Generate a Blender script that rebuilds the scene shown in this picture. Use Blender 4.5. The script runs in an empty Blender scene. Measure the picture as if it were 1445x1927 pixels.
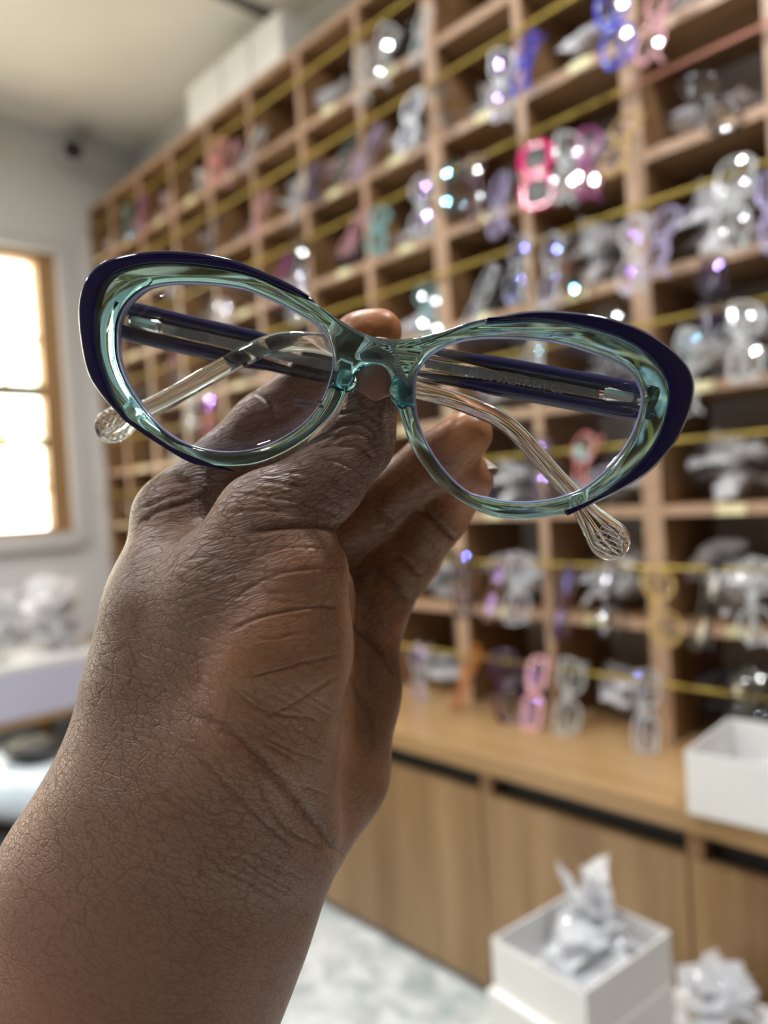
import bpy, bmesh, math, random
import numpy as np
from mathutils import Vector, Matrix, noise as mnoise

# ------------------------------------------------------------------ camera, world, exposure
scene = bpy.context.scene
COL = scene.collection
CZ = 0.87                       # camera height above the floor
F_PX, CX, CY = 1445.0, 722.5, 963.5
YAW, PITCH, ROLL = math.radians(47.0), math.radians(-1.25), math.asin(-0.06)
_f0 = Vector((-math.sin(YAW) * math.cos(PITCH), math.cos(YAW) * math.cos(PITCH), math.sin(PITCH)))
_r0 = Vector((math.cos(YAW), math.sin(YAW), 0.0))
_u0 = _r0.cross(_f0)
CR = (_r0 * math.cos(ROLL) + _u0 * math.sin(ROLL)).normalized()
CU = (_u0 * math.cos(ROLL) - _r0 * math.sin(ROLL)).normalized()
CF = _f0.normalized()
CAMPOS = Vector((0, 0, CZ))
cam_d = bpy.data.cameras.new('camera')
cam = bpy.data.objects.new('camera', cam_d)
COL.objects.link(cam)
_m = Matrix.Identity(4)
for i in range(3):
    _m[i][0], _m[i][1], _m[i][2], _m[i][3] = CR[i], CU[i], -CF[i], CAMPOS[i]
cam.matrix_world = _m
cam_d.sensor_fit = 'HORIZONTAL'
cam_d.sensor_width = 36.0
cam_d.lens = 36.0 * F_PX / 1445.0
cam_d.clip_start = 0.01
cam_d.clip_end = 60
cam_d.dof.use_dof = True
cam_d.dof.focus_distance = 0.181
cam_d.dof.aperture_fstop = 10.0
scene.camera = cam

world = bpy.data.worlds.new('world')
scene.world = world
world.use_nodes = True
_bg = world.node_tree.nodes['Background']
_bg.inputs[0].default_value = (1.0, 0.985, 0.93, 1)
_bg.inputs[1].default_value = 7.0

vs = scene.view_settings
vs.view_transform = 'Standard'
vs.look = 'None'
vs.exposure = 0.28
vs.gamma = 1.0
vs.use_curve_mapping = False
cy = scene.cycles
cy.max_bounces = 9
cy.adaptive_threshold = 0.08
cy.use_light_tree = False
cy.transmission_bounces = 10
cy.transparent_max_bounces = 14
cy.diffuse_bounces = 3
cy.glossy_bounces = 4
cy.caustics_reflective = False
cy.caustics_refractive = False
cy.sample_clamp_indirect = 6.0
LAMP = 235.0                     # downlight emission

# ------------------------------------------------------------------ projection helpers (metres)
def P(x, y, z):
    x, y, z = float(x), float(y), float(z)
    return CAMPOS + z * (CF + (x - CX) / F_PX * CR - (y - CY) / F_PX * CU)

def on_y(x, y, Y):
    d = CF + (x - CX) / F_PX * CR - (y - CY) / F_PX * CU
    return CAMPOS + d * (Y / d.y)

# ------------------------------------------------------------------ object helpers
def link(o, parent=None):
    COL.objects.link(o)
    if parent is not None:
        o.parent = parent
    return o

def tag(o, label=None, cat=None, group=None, kind=None):
    if label: o['label'] = label
    if cat: o['category'] = cat
    if group: o['group'] = group
    if kind: o['kind'] = kind
    return o

def empty(name, loc=(0, 0, 0), rot=(0, 0, 0)):
    o = bpy.data.objects.new(name, None)
    o.empty_display_size = 0.02
    o.location = loc
    o.rotation_euler = rot
    return link(o)

def mesh_obj(name, verts, faces, mat, parent=None, smooth=False):
    me = bpy.data.meshes.new(name)
    me.from_pydata([tuple(v) for v in verts], [], [tuple(f) for f in faces])
    if smooth:
        me.shade_smooth()
    if mat: me.materials.append(mat)
    return link(bpy.data.objects.new(name, me), parent)

def bm_obj(name, bm, mat, parent=None, smooth=False):
    me = bpy.data.meshes.new(name)
    bmesh.ops.recalc_face_normals(bm, faces=bm.faces)
    bm.to_mesh(me)
    bm.free()
    if smooth: me.shade_smooth()
    if mat: me.materials.append(mat)
    return link(bpy.data.objects.new(name, me), parent)

def add_box(bm, lo, hi, bevel=0.0):
    r = bmesh.ops.create_cube(bm, size=1.0)
    c = [(lo[i] + hi[i]) / 2 for i in range(3)]
    s = [(hi[i] - lo[i]) for i in range(3)]
    for v in r['verts']:
        v.co = Vector((c[0] + v.co.x * s[0], c[1] + v.co.y * s[1], c[2] + v.co.z * s[2]))
    if bevel > 0:
        es = list({e for v in r['verts'] for e in v.link_edges})
        bmesh.ops.bevel(bm, geom=es, offset=bevel, segments=2, affect='EDGES', profile=0.5)

def box(name, lo, hi, mat, parent=None, bevel=0.0):
    bm = bmesh.new()
    add_box(bm, lo, hi, bevel)
    return bm_obj(name, bm, mat, parent)

def copy_tree(o, parent=None):
    c = o.copy()
    COL.objects.link(c)
    c.parent = parent
    for ch in list(o.children):
        copy_tree(ch, c)
    return c

def sweep(pts, radii, nseg=12, closed=False, flat=None, caps=True):
    """tube along pts; radii scalar list or (a,b) pairs with flat = reference axis for b"""
    pts = [Vector(p) for p in pts]
    n = len(pts)
    V, Fc = [], []
    prev = None
    for i, p in enumerate(pts):
        if closed:
            t = (pts[(i + 1) % n] - pts[i - 1]).normalized()
        else:
            t = (pts[min(i + 1, n - 1)] - pts[max(i - 1, 0)]).normalized()
        if flat is not None:
            b = (flat - t * flat.dot(t)).normalized()
            a = b.cross(t).normalized()
        else:
            ref = prev if prev is not None else (Vector((0, 0, 1)) if abs(t.z) < 0.9 else Vector((1, 0, 0)))
            a = (ref - t * ref.dot(t)).normalized()
            prev = a
            b = t.cross(a)
        r = radii[i] if isinstance(radii, list) else radii
        ra, rb = r if hasattr(r, '__len__') else (r, r)
        for k in range(nseg):
            th = 2 * math.pi * k / nseg
            V.append(p + a * (ra * math.cos(th)) + b * (rb * math.sin(th)))
    m = n if closed else n - 1
    for i in range(m):
        for k in range(nseg):
            i2, k2 = (i + 1) % n, (k + 1) % nseg
            Fc.append((i * nseg + k, i * nseg + k2, i2 * nseg + k2, i2 * nseg + k))
    if caps and not closed:
        Fc.append(tuple(range(nseg))[::-1])
        Fc.append(tuple((n - 1) * nseg + k for k in range(nseg)))
    return V, Fc

def catmull(pts, per=6, closed=True):
    pts = np.array(pts, float)
    n = len(pts)
    out = []
    m = n if closed else n - 1
    for i in range(m):
        if closed:
            p0, p1, p2, p3 = pts[(i - 1) % n], pts[i], pts[(i + 1) % n], pts[(i + 2) % n]
        else:
            p0, p1, p2, p3 = pts[max(i - 1, 0)], pts[i], pts[i + 1], pts[min(i + 2, n - 1)]
        for k in range(per):
            t = k / per
            out.append(0.5 * ((2 * p1) + (-p0 + p2) * t + (2 * p0 - 5 * p1 + 4 * p2 - p3) * t * t + (-p0 + 3 * p1 - 3 * p2 + p3) * t ** 3))
    if not closed:
        out.append(pts[-1])
    return np.array(out)

def resample(pts, n, closed=True):
    pts = np.array(pts, float)
    q = np.vstack([pts, pts[:1]]) if closed else pts
    s = np.r_[0, np.cumsum(np.linalg.norm(np.diff(q, axis=0), axis=1))]
    t = np.linspace(0, s[-1], n + 1)[:-1] if closed else np.linspace(0, s[-1], n)
    return np.stack([np.interp(t, s, q[:, k]) for k in range(q.shape[1])], 1)

# ------------------------------------------------------------------ materials
def new_mat(name):
    m = bpy.data.materials.new(name)
    m.use_nodes = True
    nt = m.node_tree
    return m, nt, nt.nodes['Principled BSDF'], nt.nodes['Material Output']

def N(nt, typ, **kw):
    n = nt.nodes.new(typ)
    for k, v in kw.items():
        if k.startswith('_'):
            setattr(n, k[1:], v)
        else:
            n.inputs[k].default_value = v
    return n

def plain(name, col, rough=0.5, metal=0.0, spec=0.5, var=0.06, scale=30.0, coat=0.0):
    """solid colour with faint procedural unevenness"""
    m, nt, b, out = new_mat(name)
    tc = N(nt, 'ShaderNodeTexCoord')
    nz = N(nt, 'ShaderNodeTexNoise', Scale=scale, Detail=4.0)
    nt.links.new(tc.outputs['Object'], nz.inputs['Vector'])
    rp = N(nt, 'ShaderNodeValToRGB')
    c = Vector(col[:3])
    rp.color_ramp.elements[0].position = 0.3
    rp.color_ramp.elements[1].position = 0.7
    rp.color_ramp.elements[0].color = (*(c * (1 - var)), 1)
    rp.color_ramp.elements[1].color = (*(c * (1 + var)), 1)
    nt.links.new(nz.outputs['Fac'], rp.inputs['Fac'])
    nt.links.new(rp.outputs['Color'], b.inputs['Base Color'])
    b.inputs['Roughness'].default_value = rough
    b.inputs['Metallic'].default_value = metal
    b.inputs['Specular IOR Level'].default_value = spec
    b.inputs['Coat Weight'].default_value = coat
    return m

def wood(name, dark, light, stretch, rough=0.45, fine=1.0):
    """laminate wood; stretch = mapping scale (small along the grain)"""
    m, nt, b, out = new_mat(name)
    tc = N(nt, 'ShaderNodeTexCoord')
    geo = N(nt, 'ShaderNodeNewGeometry')
    mp = N(nt, 'ShaderNodeMapping')
    mp.inputs['Scale'].default_value = stretch
    nt.links.new(geo.outputs['Position'], mp.inputs['Vector'])
    n1 = N(nt, 'ShaderNodeTexNoise', Scale=1.0 * fine, Detail=3.0, Distortion=0.6)
    n2 = N(nt, 'ShaderNodeTexNoise', Scale=6.0 * fine, Detail=5.0, Distortion=0.3)
    nt.links.new(mp.outputs[0], n1.inputs['Vector'])
    nt.links.new(mp.outputs[0], n2.inputs['Vector'])
    mx = N(nt, 'ShaderNodeMath', _operation='MULTIPLY_ADD')
    mx.inputs[1].default_value = 0.35
    nt.links.new(n2.outputs['Fac'], mx.inputs[0])
    m2 = N(nt, 'ShaderNodeMath', _operation='MULTIPLY')
    m2.inputs[1].default_value = 0.65
    nt.links.new(n1.outputs['Fac'], m2.inputs[0])
    nt.links.new(m2.outputs[0], mx.inputs[2])
    rp = N(nt, 'ShaderNodeValToRGB')
    rp.color_ramp.elements[0].position = 0.36
    rp.color_ramp.elements[1].position = 0.62
    rp.color_ramp.elements[0].color = (*dark, 1)
    rp.color_ramp.elements[1].color = (*light, 1)
    nt.links.new(mx.outputs[0], rp.inputs['Fac'])
    nt.links.new(rp.outputs['Color'], b.inputs['Base Color'])
    b.inputs['Roughness'].default_value = rough
    bp = N(nt, 'ShaderNodeBump', Strength=0.08, Distance=0.002)
    nt.links.new(mx.outputs[0], bp.inputs['Height'])
    nt.links.new(bp.outputs[0], b.inputs['Normal'])
    return m

def facing_gloss(nt, base, grazing):
    """two-sided thin-sheet reflectance: base + grazing * facing^4"""
    lw = N(nt, 'ShaderNodeLayerWeight', Blend=.5)
    pw = N(nt, 'ShaderNodeMath', _operation='POWER'); pw.inputs[1].default_value = 4.0
    nt.links.new(lw.outputs['Facing'], pw.inputs[0])
    mm = N(nt, 'ShaderNodeMath', _operation='MULTIPLY_ADD')
    mm.inputs[1].default_value = grazing; mm.inputs[2].default_value = base
    nt.links.new(pw.outputs[0], mm.inputs[0])
    return mm

def film(name, tint, opacity, rough=0.12, bump=0.0, edge=0.12):
    """thin clear plastic: transparent + white haze + gloss"""
    m, nt, b, out = new_mat(name)
    nt.nodes.remove(b)
    tr = N(nt, 'ShaderNodeBsdfTransparent')
    tr.inputs[0].default_value = (0.96, 0.97, 0.98, 1)
    df = N(nt, 'ShaderNodeBsdfDiffuse')
    df.inputs[0].default_value = (*tint, 1)
    tl = N(nt, 'ShaderNodeBsdfTranslucent')
    tl.inputs[0].default_value = (*tint, 1)
    add = N(nt, 'ShaderNodeMixShader', Fac=0.35)
    nt.links.new(df.outputs[0], add.inputs[1])
    nt.links.new(tl.outputs[0], add.inputs[2])
    mx = N(nt, 'ShaderNodeMixShader', Fac=opacity)
    nt.links.new(tr.outputs[0], mx.inputs[1])
    nt.links.new(add.outputs[0], mx.inputs[2])
    gl = N(nt, 'ShaderNodeBsdfGlossy', Roughness=rough)
    mm = facing_gloss(nt, edge * .6, .30)
    m3 = N(nt, 'ShaderNodeMixShader')
    nt.links.new(mm.outputs[0], m3.inputs[0])
    nt.links.new(mx.outputs[0], m3.inputs[1])
    nt.links.new(gl.outputs[0], m3.inputs[2])
    nt.links.new(m3.outputs[0], out.inputs['Surface'])
    return m

def lens_mat(name, tint=(0.5, 0.45, 1.0), refl=0.06, clear=(0.97, 0.98, 0.98)):
    m, nt, b, out = new_mat(name)
    nt.nodes.remove(b)
    tr = N(nt, 'ShaderNodeBsdfTransparent')
    tr.inputs[0].default_value = (*clear, 1)
    gl = N(nt, 'ShaderNodeBsdfGlossy', Roughness=0.02)
    gl.inputs[0].default_value = (*tint, 1)
    mm = facing_gloss(nt, refl + .02, .30)
    mx = N(nt, 'ShaderNodeMixShader')
    nt.links.new(mm.outputs[0], mx.inputs[0])
    nt.links.new(tr.outputs[0], mx.inputs[1])
    nt.links.new(gl.outputs[0], mx.inputs[2])
    nt.links.new(mx.outputs[0], out.inputs['Surface'])
    return m

def acetate(name, col, sigma=None, trans=1.0, rough=0.02, ior=1.49):
    m, nt, b, out = new_mat(name)
    b.inputs['Base Color'].default_value = (*col, 1)
    b.inputs['Roughness'].default_value = rough
    b.inputs['IOR'].default_value = ior
    b.inputs['Transmission Weight'].default_value = trans
    if sigma is not None:
        d = max(sigma) * 1.05
        va = N(nt, 'ShaderNodeVolumeAbsorption', Density=d)
        va.inputs['Color'].default_value = (*[1 - s / d for s in sigma], 1)
        nt.links.new(va.outputs[0], out.inputs['Volume'])
    return m

def emis(name, col, s):
    m, nt, b, out = new_mat(name)
    nt.nodes.remove(b)
    e = N(nt, 'ShaderNodeEmission', Strength=s)
    e.inputs[0].default_value = (*col, 1)
    nt.links.new(e.outputs[0], out.inputs['Surface'])
    return m

M_WALL = plain('wall_paint', (0.72, 0.73, 0.73), 0.8, var=0.03, scale=6)
M_WALLD = plain('darkened_unseen_wall', (0.22, 0.17, 0.13), 0.6, var=0.1, scale=5)  # unseen walls made dark brown to raise contrast on the hand
M_CEIL = plain('ceiling_paint', (0.86, 0.82, 0.75), 0.85, var=0.03, scale=4)
M_TRIMW = plain('white_trim', (0.62, 0.62, 0.62), 0.6, var=0.03)
M_DARKGREY = plain('dark_grey_batten', (0.16, 0.15, 0.14), 0.7)
M_SHELF = wood('shelf_laminate', (0.20, 0.105, 0.045), (0.34, 0.19, 0.085), (3, 30, 30), 0.4)
M_SHELFV = wood('shelf_laminate_upright', (0.20, 0.105, 0.045), (0.34, 0.19, 0.085), (30, 30, 3), 0.4)
M_EDGE = plain('edge_band', (0.42, 0.27, 0.18), 0.4, var=0.1, scale=60)
M_DOOR = wood('door_laminate', (0.20, 0.112, 0.047), (0.37, 0.235, 0.115), (9, 9, 0.7), 0.38)
M_TOP = wood('counter_laminate', (0.32, 0.19, 0.082), (0.45, 0.285, 0.14), (1.2, 16, 16), 0.3)
M_FRAMEW = wood('window_wood', (0.30, 0.17, 0.07), (0.48, 0.29, 0.13), (8, 8, 1.0), 0.5)
M_BLACK = plain('matt_black', (0.012, 0.011, 0.011), 0.5)
M_GOLD = plain('brass', (0.42, 0.31, 0.065), 0.42, metal=0.6, var=0.05)
M_COPPER = plain('copper', (0.55, 0.26, 0.22), 0.35, metal=0.7, var=0.05)
M_STICK = plain('label_paper', (0.80, 0.74, 0.44), 0.5, var=0.05)
M_CARD = plain('white_card', (0.80, 0.79, 0.78), 0.55, var=0.03, scale=12)
M_LAV = plain('lavender_card', (0.60, 0.59, 0.74), 0.5, var=0.03, scale=8)
M_METAL = plain('hinge_metal', (0.72, 0.72, 0.74), 0.22, metal=1.0, var=0.04, scale=300)
M_BAG = film('clear_bag', (0.94, 0.95, 0.99), 0.58, 0.10)
M_BAGW = film('milky_bag', (0.95, 0.95, 0.99), 0.85, 0.15)
M_BAGD = film('dark_bag', (0.10, 0.10, 0.12), 0.45, 0.10)
M_BAGP = film('pinkish_bag', (0.94, 0.72, 0.76), 0.6, 0.12)
M_LAMP = emis('lamp_diffuser', (0.97, 0.985, 1.0), LAMP)

def marble():
    m, nt, b, out = new_mat('floor_marble')
    geo = N(nt, 'ShaderNodeNewGeometry')
    n1 = N(nt, 'ShaderNodeTexNoise', Scale=14.0, Detail=8.0, Roughness=0.65, Distortion=1.2)
    nt.links.new(geo.outputs['Position'], n1.inputs['Vector'])
    rp = N(nt, 'ShaderNodeValToRGB')
    e = rp.color_ramp.elements
    e[0].position = 0.36; e[0].color = (0.36, 0.42, 0.44, 1)
    e[1].position = 0.62; e[1].color = (0.74, 0.78, 0.80, 1)
    x = e.new(0.5); x.color = (0.58, 0.62, 0.62, 1)
    nt.links.new(n1.outputs['Fac'], rp.inputs['Fac'])
    nt.links.new(rp.outputs['Color'], b.inputs['Base Color'])
    b.inputs['Roughness'].default_value = 0.25
    return m
M_FLOOR = marble()

# ------------------------------------------------------------------ the room
D = 1.20                       # shelf front plane
YW = 1.40                      # wall behind the shelves
XL = -2.79                     # window wall
ZC = CZ + 1.38                 # ceiling
XR, YF = 1.7, -2.2
def struct(o):
    o['kind'] = 'structure'
    return o
struct(box('floor', (XL - .1, YF - .1, -0.05), (XR + .1, YW + .1, 0.0), M_FLOOR))
struct(box('ceiling', (XL - .1, YF - .1, ZC), (XR + .1, YW + .1, ZC + .05), M_CEIL))
struct(box('wall_back', (XL - .1, YW, 0), (XR + .1, YW + .1, ZC), M_WALL))
struct(box('wall_right', (XR, YF, 0), (XR + .1, YW, ZC), M_WALLD))
struct(box('wall_front', (XL, YF - .1, 0), (XR, YF, ZC), M_WALLD))
WY0, WY1, WZ0, WZ1 = -0.05, 1.075, CZ - 0.065, CZ + 0.935
VY0, VY1 = -1.75, -0.45             # unseen second window, added to light the hand from the left
bm = bmesh.new()
add_box(bm, (XL - .1, YF, 0), (XL, VY0, ZC))
add_box(bm, (XL - .1, VY1, 0), (XL, WY0, ZC))
add_box(bm, (XL - .1, VY0, 0), (XL, VY1, WZ0))
add_box(bm, (XL - .1, VY0, WZ1), (XL, VY1, ZC))
add_box(bm, (XL - .1, WY1, 0), (XL, YW, ZC))
add_box(bm, (XL - .1, WY0, 0), (XL, WY1, WZ0))
add_box(bm, (XL - .1, WY0, WZ1), (XL, WY1, ZC))
struct(bm_obj('wall_left', bm, M_WALL))
# plaster surround and the wooden window
bm = bmesh.new()
s = .05
add_box(bm, (XL, WY1, WZ0 - s), (XL + .012, WY1 + s, WZ1 + s))
add_box(bm, (XL, WY0 - s, WZ0 - s), (XL + .012, WY0, WZ1 + s))
add_box(bm, (XL, WY0, WZ1), (XL + .012, WY1, WZ1 + s))
add_box(bm, (XL, WY0, WZ0 - s), (XL + .03, WY1, WZ0))
struct(bm_obj('trim_1', bm, M_TRIMW))
win = struct(empty('window_1', (XL, (WY0 + WY1) / 2, WZ0)))
def win_box(name, y0, y1, z0, z1, x0, x1, mat):
    o = box(name, (x0, y0, z0), (x1, y1, z1), mat)
    o.parent = win
    o.matrix_parent_inverse = Matrix.Translation(-Vector(win.location))
    return o
fw = .065
xa, xb = XL - .09, XL - .025
win_box('window_frame', WY1 - fw, WY1, WZ0, WZ1, xa, xb, M_FRAMEW)
win_box('window_frame', WY0, WY0 + fw, WZ0, WZ1, xa, xb, M_FRAMEW)
win_box('window_frame', WY0 + fw, WY1 - fw, WZ1 - .03, WZ1, xa, xb, M_FRAMEW)
win_box('window_frame', WY0 + fw, WY1 - fw, WZ0, WZ0 + .02, xa, xb, M_FRAMEW)
win_box('window_frame', WY0 + .5, WY0 + .545, WZ0 + .02, WZ1 - .03, xa, xb, M_FRAMEW)
def pane_mat():
    m, nt, b, out = new_mat('patterned_glass')
    nt.nodes.remove(b)
    tc = N(nt, 'ShaderNodeNewGeometry')
    nz = N(nt, 'ShaderNodeTexNoise', Scale=26.0, Detail=2.0, Distortion=0.8)
    nt.links.new(tc.outputs['Position'], nz.inputs['Vector'])
    rp = N(nt, 'ShaderNodeValToRGB')
    rp.color_ramp.elements[0].position = 0.30; rp.color_ramp.elements[0].color = (0.62, 0.54, 0.30, 1)
    rp.color_ramp.elements[1].position = 0.48; rp.color_ramp.elements[1].color = (1, 0.98, 0.90, 1)
    nt.links.new(nz.outputs['Fac'], rp.inputs['Fac'])
    tr = N(nt, 'ShaderNodeBsdfTransparent')
    nt.links.new(rp.outputs['Color'], tr.inputs[0])
    gl = N(nt, 'ShaderNodeBsdfGlossy', Roughness=0.15)
    mx = N(nt, 'ShaderNodeMixShader', Fac=0.06)
    nt.links.new(tr.outputs[0], mx.inputs[1]); nt.links.new(gl.outputs[0], mx.inputs[2])
    nt.links.new(mx.outputs[0], out.inputs['Surface'])
    return m
M_PANE = pane_mat()
for (y0, y1) in ((WY0 + fw, WY0 + .5), (WY0 + .545, WY1 - fw)):
    zb = [WZ0 + .02, CZ + .26, CZ + .445, WZ1 - .03]
    for a, b_ in zip(zb[:-1], zb[1:]):
        win_box('pane', y0, y1, a + .004, b_ - .004, XL - .062, XL - .058, M_PANE)
for z in (CZ + .26, CZ + .445, CZ + .10, CZ + .63):
    th = .016 if z == CZ + .26 else .022 if z == CZ + .445 else .006
    win_box('glazing_bar', WY0 + fw, WY1 - fw, z - th, z + th, XL - .07, XL - .045, M_DARKGREY)
added_win = struct(empty('added_window', (XL, (VY0 + VY1) / 2, WZ0)))
def added_win_box(name, y0, y1, z0, z1, mat, x0=xa, x1=xb):
    o = box(name, (x0, y0, z0), (x1, y1, z1), mat)
    o.parent = added_win
    o.matrix_parent_inverse = Matrix.Translation(-Vector(added_win.location))
ym = (VY0 + VY1) / 2
for y in (VY0, ym - .03, VY1 - .06):
    added_win_box('window_frame', y, y + .06, WZ0, WZ1, M_FRAMEW)
for (y0, y1) in ((VY0 + .06, ym - .03), (ym + .03, VY1 - .06)):
    added_win_box('window_frame', y0, y1, WZ0, WZ0 + .02, M_FRAMEW)
    added_win_box('window_frame', y0, y1, WZ1 - .03, WZ1, M_FRAMEW)
    added_win_box('pane', y0, y1, WZ0 + .02, WZ1 - .03, M_PANE, XL - .062, XL - .058)
# daylight portals in the openings (guide the sky sampling only)
for (y0, y1) in ((WY0, WY1), (VY0, VY1)):
    pl = bpy.data.lights.new('window_portal', 'AREA')
    pl.shape = 'RECTANGLE'; pl.size = y1 - y0; pl.size_y = WZ1 - WZ0
    pl.cycles.is_portal = True
    po = link(bpy.data.objects.new('window_portal', pl))
    po.location = (XL - .11, (y0 + y1) / 2, (WZ0 + WZ1) / 2)
    po.rotation_euler = (math.radians(90), 0, math.radians(-90))
# ceiling battens
bm = bmesh.new()
for x in (-1.78, -0.56, 0.66):
    add_box(bm, (x - .02, YF, ZC - .006), (x + .02, YW, ZC))
struct(bm_obj('trim_2', bm, M_DARKGREY))
# round ceiling downlights (all above and behind the viewer)
def disc(name, r, z, mat, parent, r_in=None, thick=0.0):
    b = bmesh.new()
    n = 28
    c = [(math.cos(2 * math.pi * i / n), math.sin(2 * math.pi * i / n)) for i in range(n)]
    if r_in is None:
        b.faces.new([b.verts.new((r * x, r * y, z)) for x, y in reversed(c)])
        me = bpy.data.meshes.new(name); b.to_mesh(me); b.free(); me.materials.append(mat)
        return link(bpy.data.objects.new(name, me), parent)
    rings = [(r, z), (r, z - thick * .6), (r - .006, z - thick), (r_in, z - thick), (r_in, z)]
    vs_ = [[b.verts.new((q * x, q * y, h)) for x, y in c] for q, h in rings]
    for i in range(len(rings)):
        A, B = vs_[i], vs_[(i + 1) % len(rings)]
        for k in range(n):
            b.faces.new((A[k], A[(k + 1) % n], B[(k + 1) % n], B[k]))
    return bm_obj(name, b, mat, parent)
for (x, y, lb) in ((-0.75, 0.45, 'above the aisle in front of the shelf'), (0.12, 0.72, 'above the right end of the counter'), (-1.75, 0.10, 'nearest the window'),
                   (-0.62, -0.85, 'added behind the viewer to light the hand'), (-1.95, -1.1, 'in the rear by the window wall')):  # the lamp behind the viewer is added to brighten the hand
    t = empty('ceiling_light', (x, y, ZC))
    tag(t, 'round white ceiling downlight %s' % lb, 'ceiling light', 'ceiling downlights')
    disc('bezel', .098, -.0005, M_TRIMW, t, r_in=.078, thick=.014)
    disc('diffuser', .0775, -.006, M_LAMP, t)

# ------------------------------------------------------------------ shelf unit
def XD(k): return (-0.526 - 0.182 * k) * D
def HR(r): return CZ - 0.44 + 0.1935 * r
KMIN, KMAX = -5, 10
shelf = empty('display_shelf', (XD(2), D, HR(0)))
tag(shelf, 'tall wall-to-wall wooden pigeonhole display shelf above the counter', 'shelf')
def sh(o):
    o.parent = shelf
    o.matrix_parent_inverse = Matrix.Translation(-Vector(shelf.location))
    return o
for k in range(KMIN, KMAX + 1):
    w = .017 if k in (0, 2, -4) else .009
    x = XD(k)
    if k == KMAX: x = XL + w + .001
    dv = sh(box('divider', (x - w, D + .002, HR(0) + .0005), (x + w, YW - .001, HR(8) + .009), M_SHELFV))
    box_e = box('edge_band', (x - w, D, HR(0) + .0005), (x + w, D + .002, HR(8) + .009), M_EDGE)
    box_e.parent = dv
x0, x1 = XL + .002, XD(KMIN)
for r in range(1, 9):
    sb = sh(box('shelf_board', (x0, D + .004, HR(r) - .009), (x1, YW - .001, HR(r) + .009), M_SHELF))
    e = box('edge_band', (x0, D + .001, HR(r) - .009), (x1, D + .004, HR(r) + .009), M_EDGE)
    e.parent = sb
rng = random.Random(4)
ROD_DY = -.012
for r in range(0, 8):
    zr = HR(r) + (.100 if r < 2 else .112)
    segs = [(x0 + .01, x1, M_GOLD)]
    if r == 5: segs = [(x0 + .01, XD(0), M_GOLD), (XD(0), x1, M_COPPER)]
    for (a, b_, mt) in segs:
        V, Fc = sweep([(a, D + ROD_DY, zr), ((a + b_) / 2, D + ROD_DY, zr), (b_, D + ROD_DY, zr)], .0038, 10, flat=Vector((0, 0, 1)))
        sh(mesh_obj('rail', V, Fc, mt, smooth=True))
st_me = None
for r in range(1, 8):
    for c in range(-4, 10):
        if rng.random() < .22: continue
        xc = (XD(c) + XD(c + 1)) / 2 + rng.uniform(-.02, .03)
        if st_me is None:
            o = box('label_sticker', (-.022, -.0016, -.008), (.022, 0, .008), M_STICK); st_me = o.data
        else:
            o = link(bpy.data.objects.new('label_sticker', st_me))
        o.location = (xc, D, HR(r) + rng.uniform(-.001, .003))
        sh(o)

# ------------------------------------------------------------------ counter and cabinets
YCN = 0.965
ct = empty('countertop', (XD(2), YCN, HR(0) - .035))
tag(ct, 'long light oak laminate countertop running under the pigeonhole shelf', 'countertop')
o = box('slab', (XL + .003, YCN, HR(0) - .032), (x1, YW - .001, HR(0)), M_TOP, None, .002); o.parent = ct; o.matrix_parent_inverse = Matrix.Translation(-Vector(ct.location))
jx = [-.49 + .36 * n for n in range(4, -7, -1)]
names = ['at the far right end', 'second from the right end', 'right of the white stacked boxes', 'behind the white open box on the counter', 'with the white stacked boxes in front', 'seen just right of the wrist', 'behind the forearm', 'next left behind the hand', 'near the window corner', 'closest to the window wall']
for i in range(len(jx) - 1):
    b_, a = jx[i], jx[i + 1]
    a = max(a, XL + .004)
    if b_ > x1: b_ = min(b_, XR - .01)
    if b_ - a < .05: continue
    t = empty('base_cabinet', ((a + b_) / 2, YCN + .02, 0))
    tag(t, 'oak laminate base cabinet under the counter, %s' % names[i], 'cabinet', 'cabinets under the counter')
    inv = Matrix.Translation(-Vector(t.location))
    top = HR(0) - .072
    for nm, lo, hi, mt, bv in (('body', (a + .002, YCN + .045, .012), (b_ - .002, YW - .002, HR(0) - .033), M_SHELFV, 0),
                           ('door', (a + .0016, YCN + .012, .018), (b_ - .0016, YCN + .03, top), M_DOOR, .0012),
                           ('plinth', (a + .001, YCN + .03, 0.0), (b_ - .001, YCN + .05, .016), M_BLACK, 0),
                           ('groove_channel', (a + .003, YCN + .038, top - .01), (b_ - .003, YCN + .0448, HR(0) - .033), M_BLACK, 0)):
        o = box(nm, lo, hi, mt, None, bv); o.parent = t; o.matrix_parent_inverse = inv
    o = box('support_block', (a - .001, YCN + .014, top + .0005), (a + .022, YCN + .037, HR(0) - .0325), M_SHELFV); o.parent = t; o.matrix_parent_inverse = inv

# ------------------------------------------------------------------ the held eyeglasses
IA, IB = 1 / 0.178, 7.67e-4                     # inverse depth of the frame's plane is linear in the picture
def zpl(x, y): return 1.0 / (IA + IB * (x - 710.0))
_p0, _p1, _p2 = P(400, 700, zpl(400, 700)), P(1000, 700, zpl(1000, 700)), P(700, 400, zpl(700, 400))
PN = (_p1 - _p0).cross(_p2 - _p0).normalized()
if PN.dot(CF) > 0: PN = -PN                      # points to the viewer
PXM = 0.178 / F_PX
def G(x, y, d=0.0):
    """point on the frame's plane under picture point (x, y), d metres behind it, still on that sight line"""
    bend = 0.0035 * ((x - 710.0) / 575.0) ** 2
    return P(x, y, zpl(x, y) + d + bend)

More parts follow.
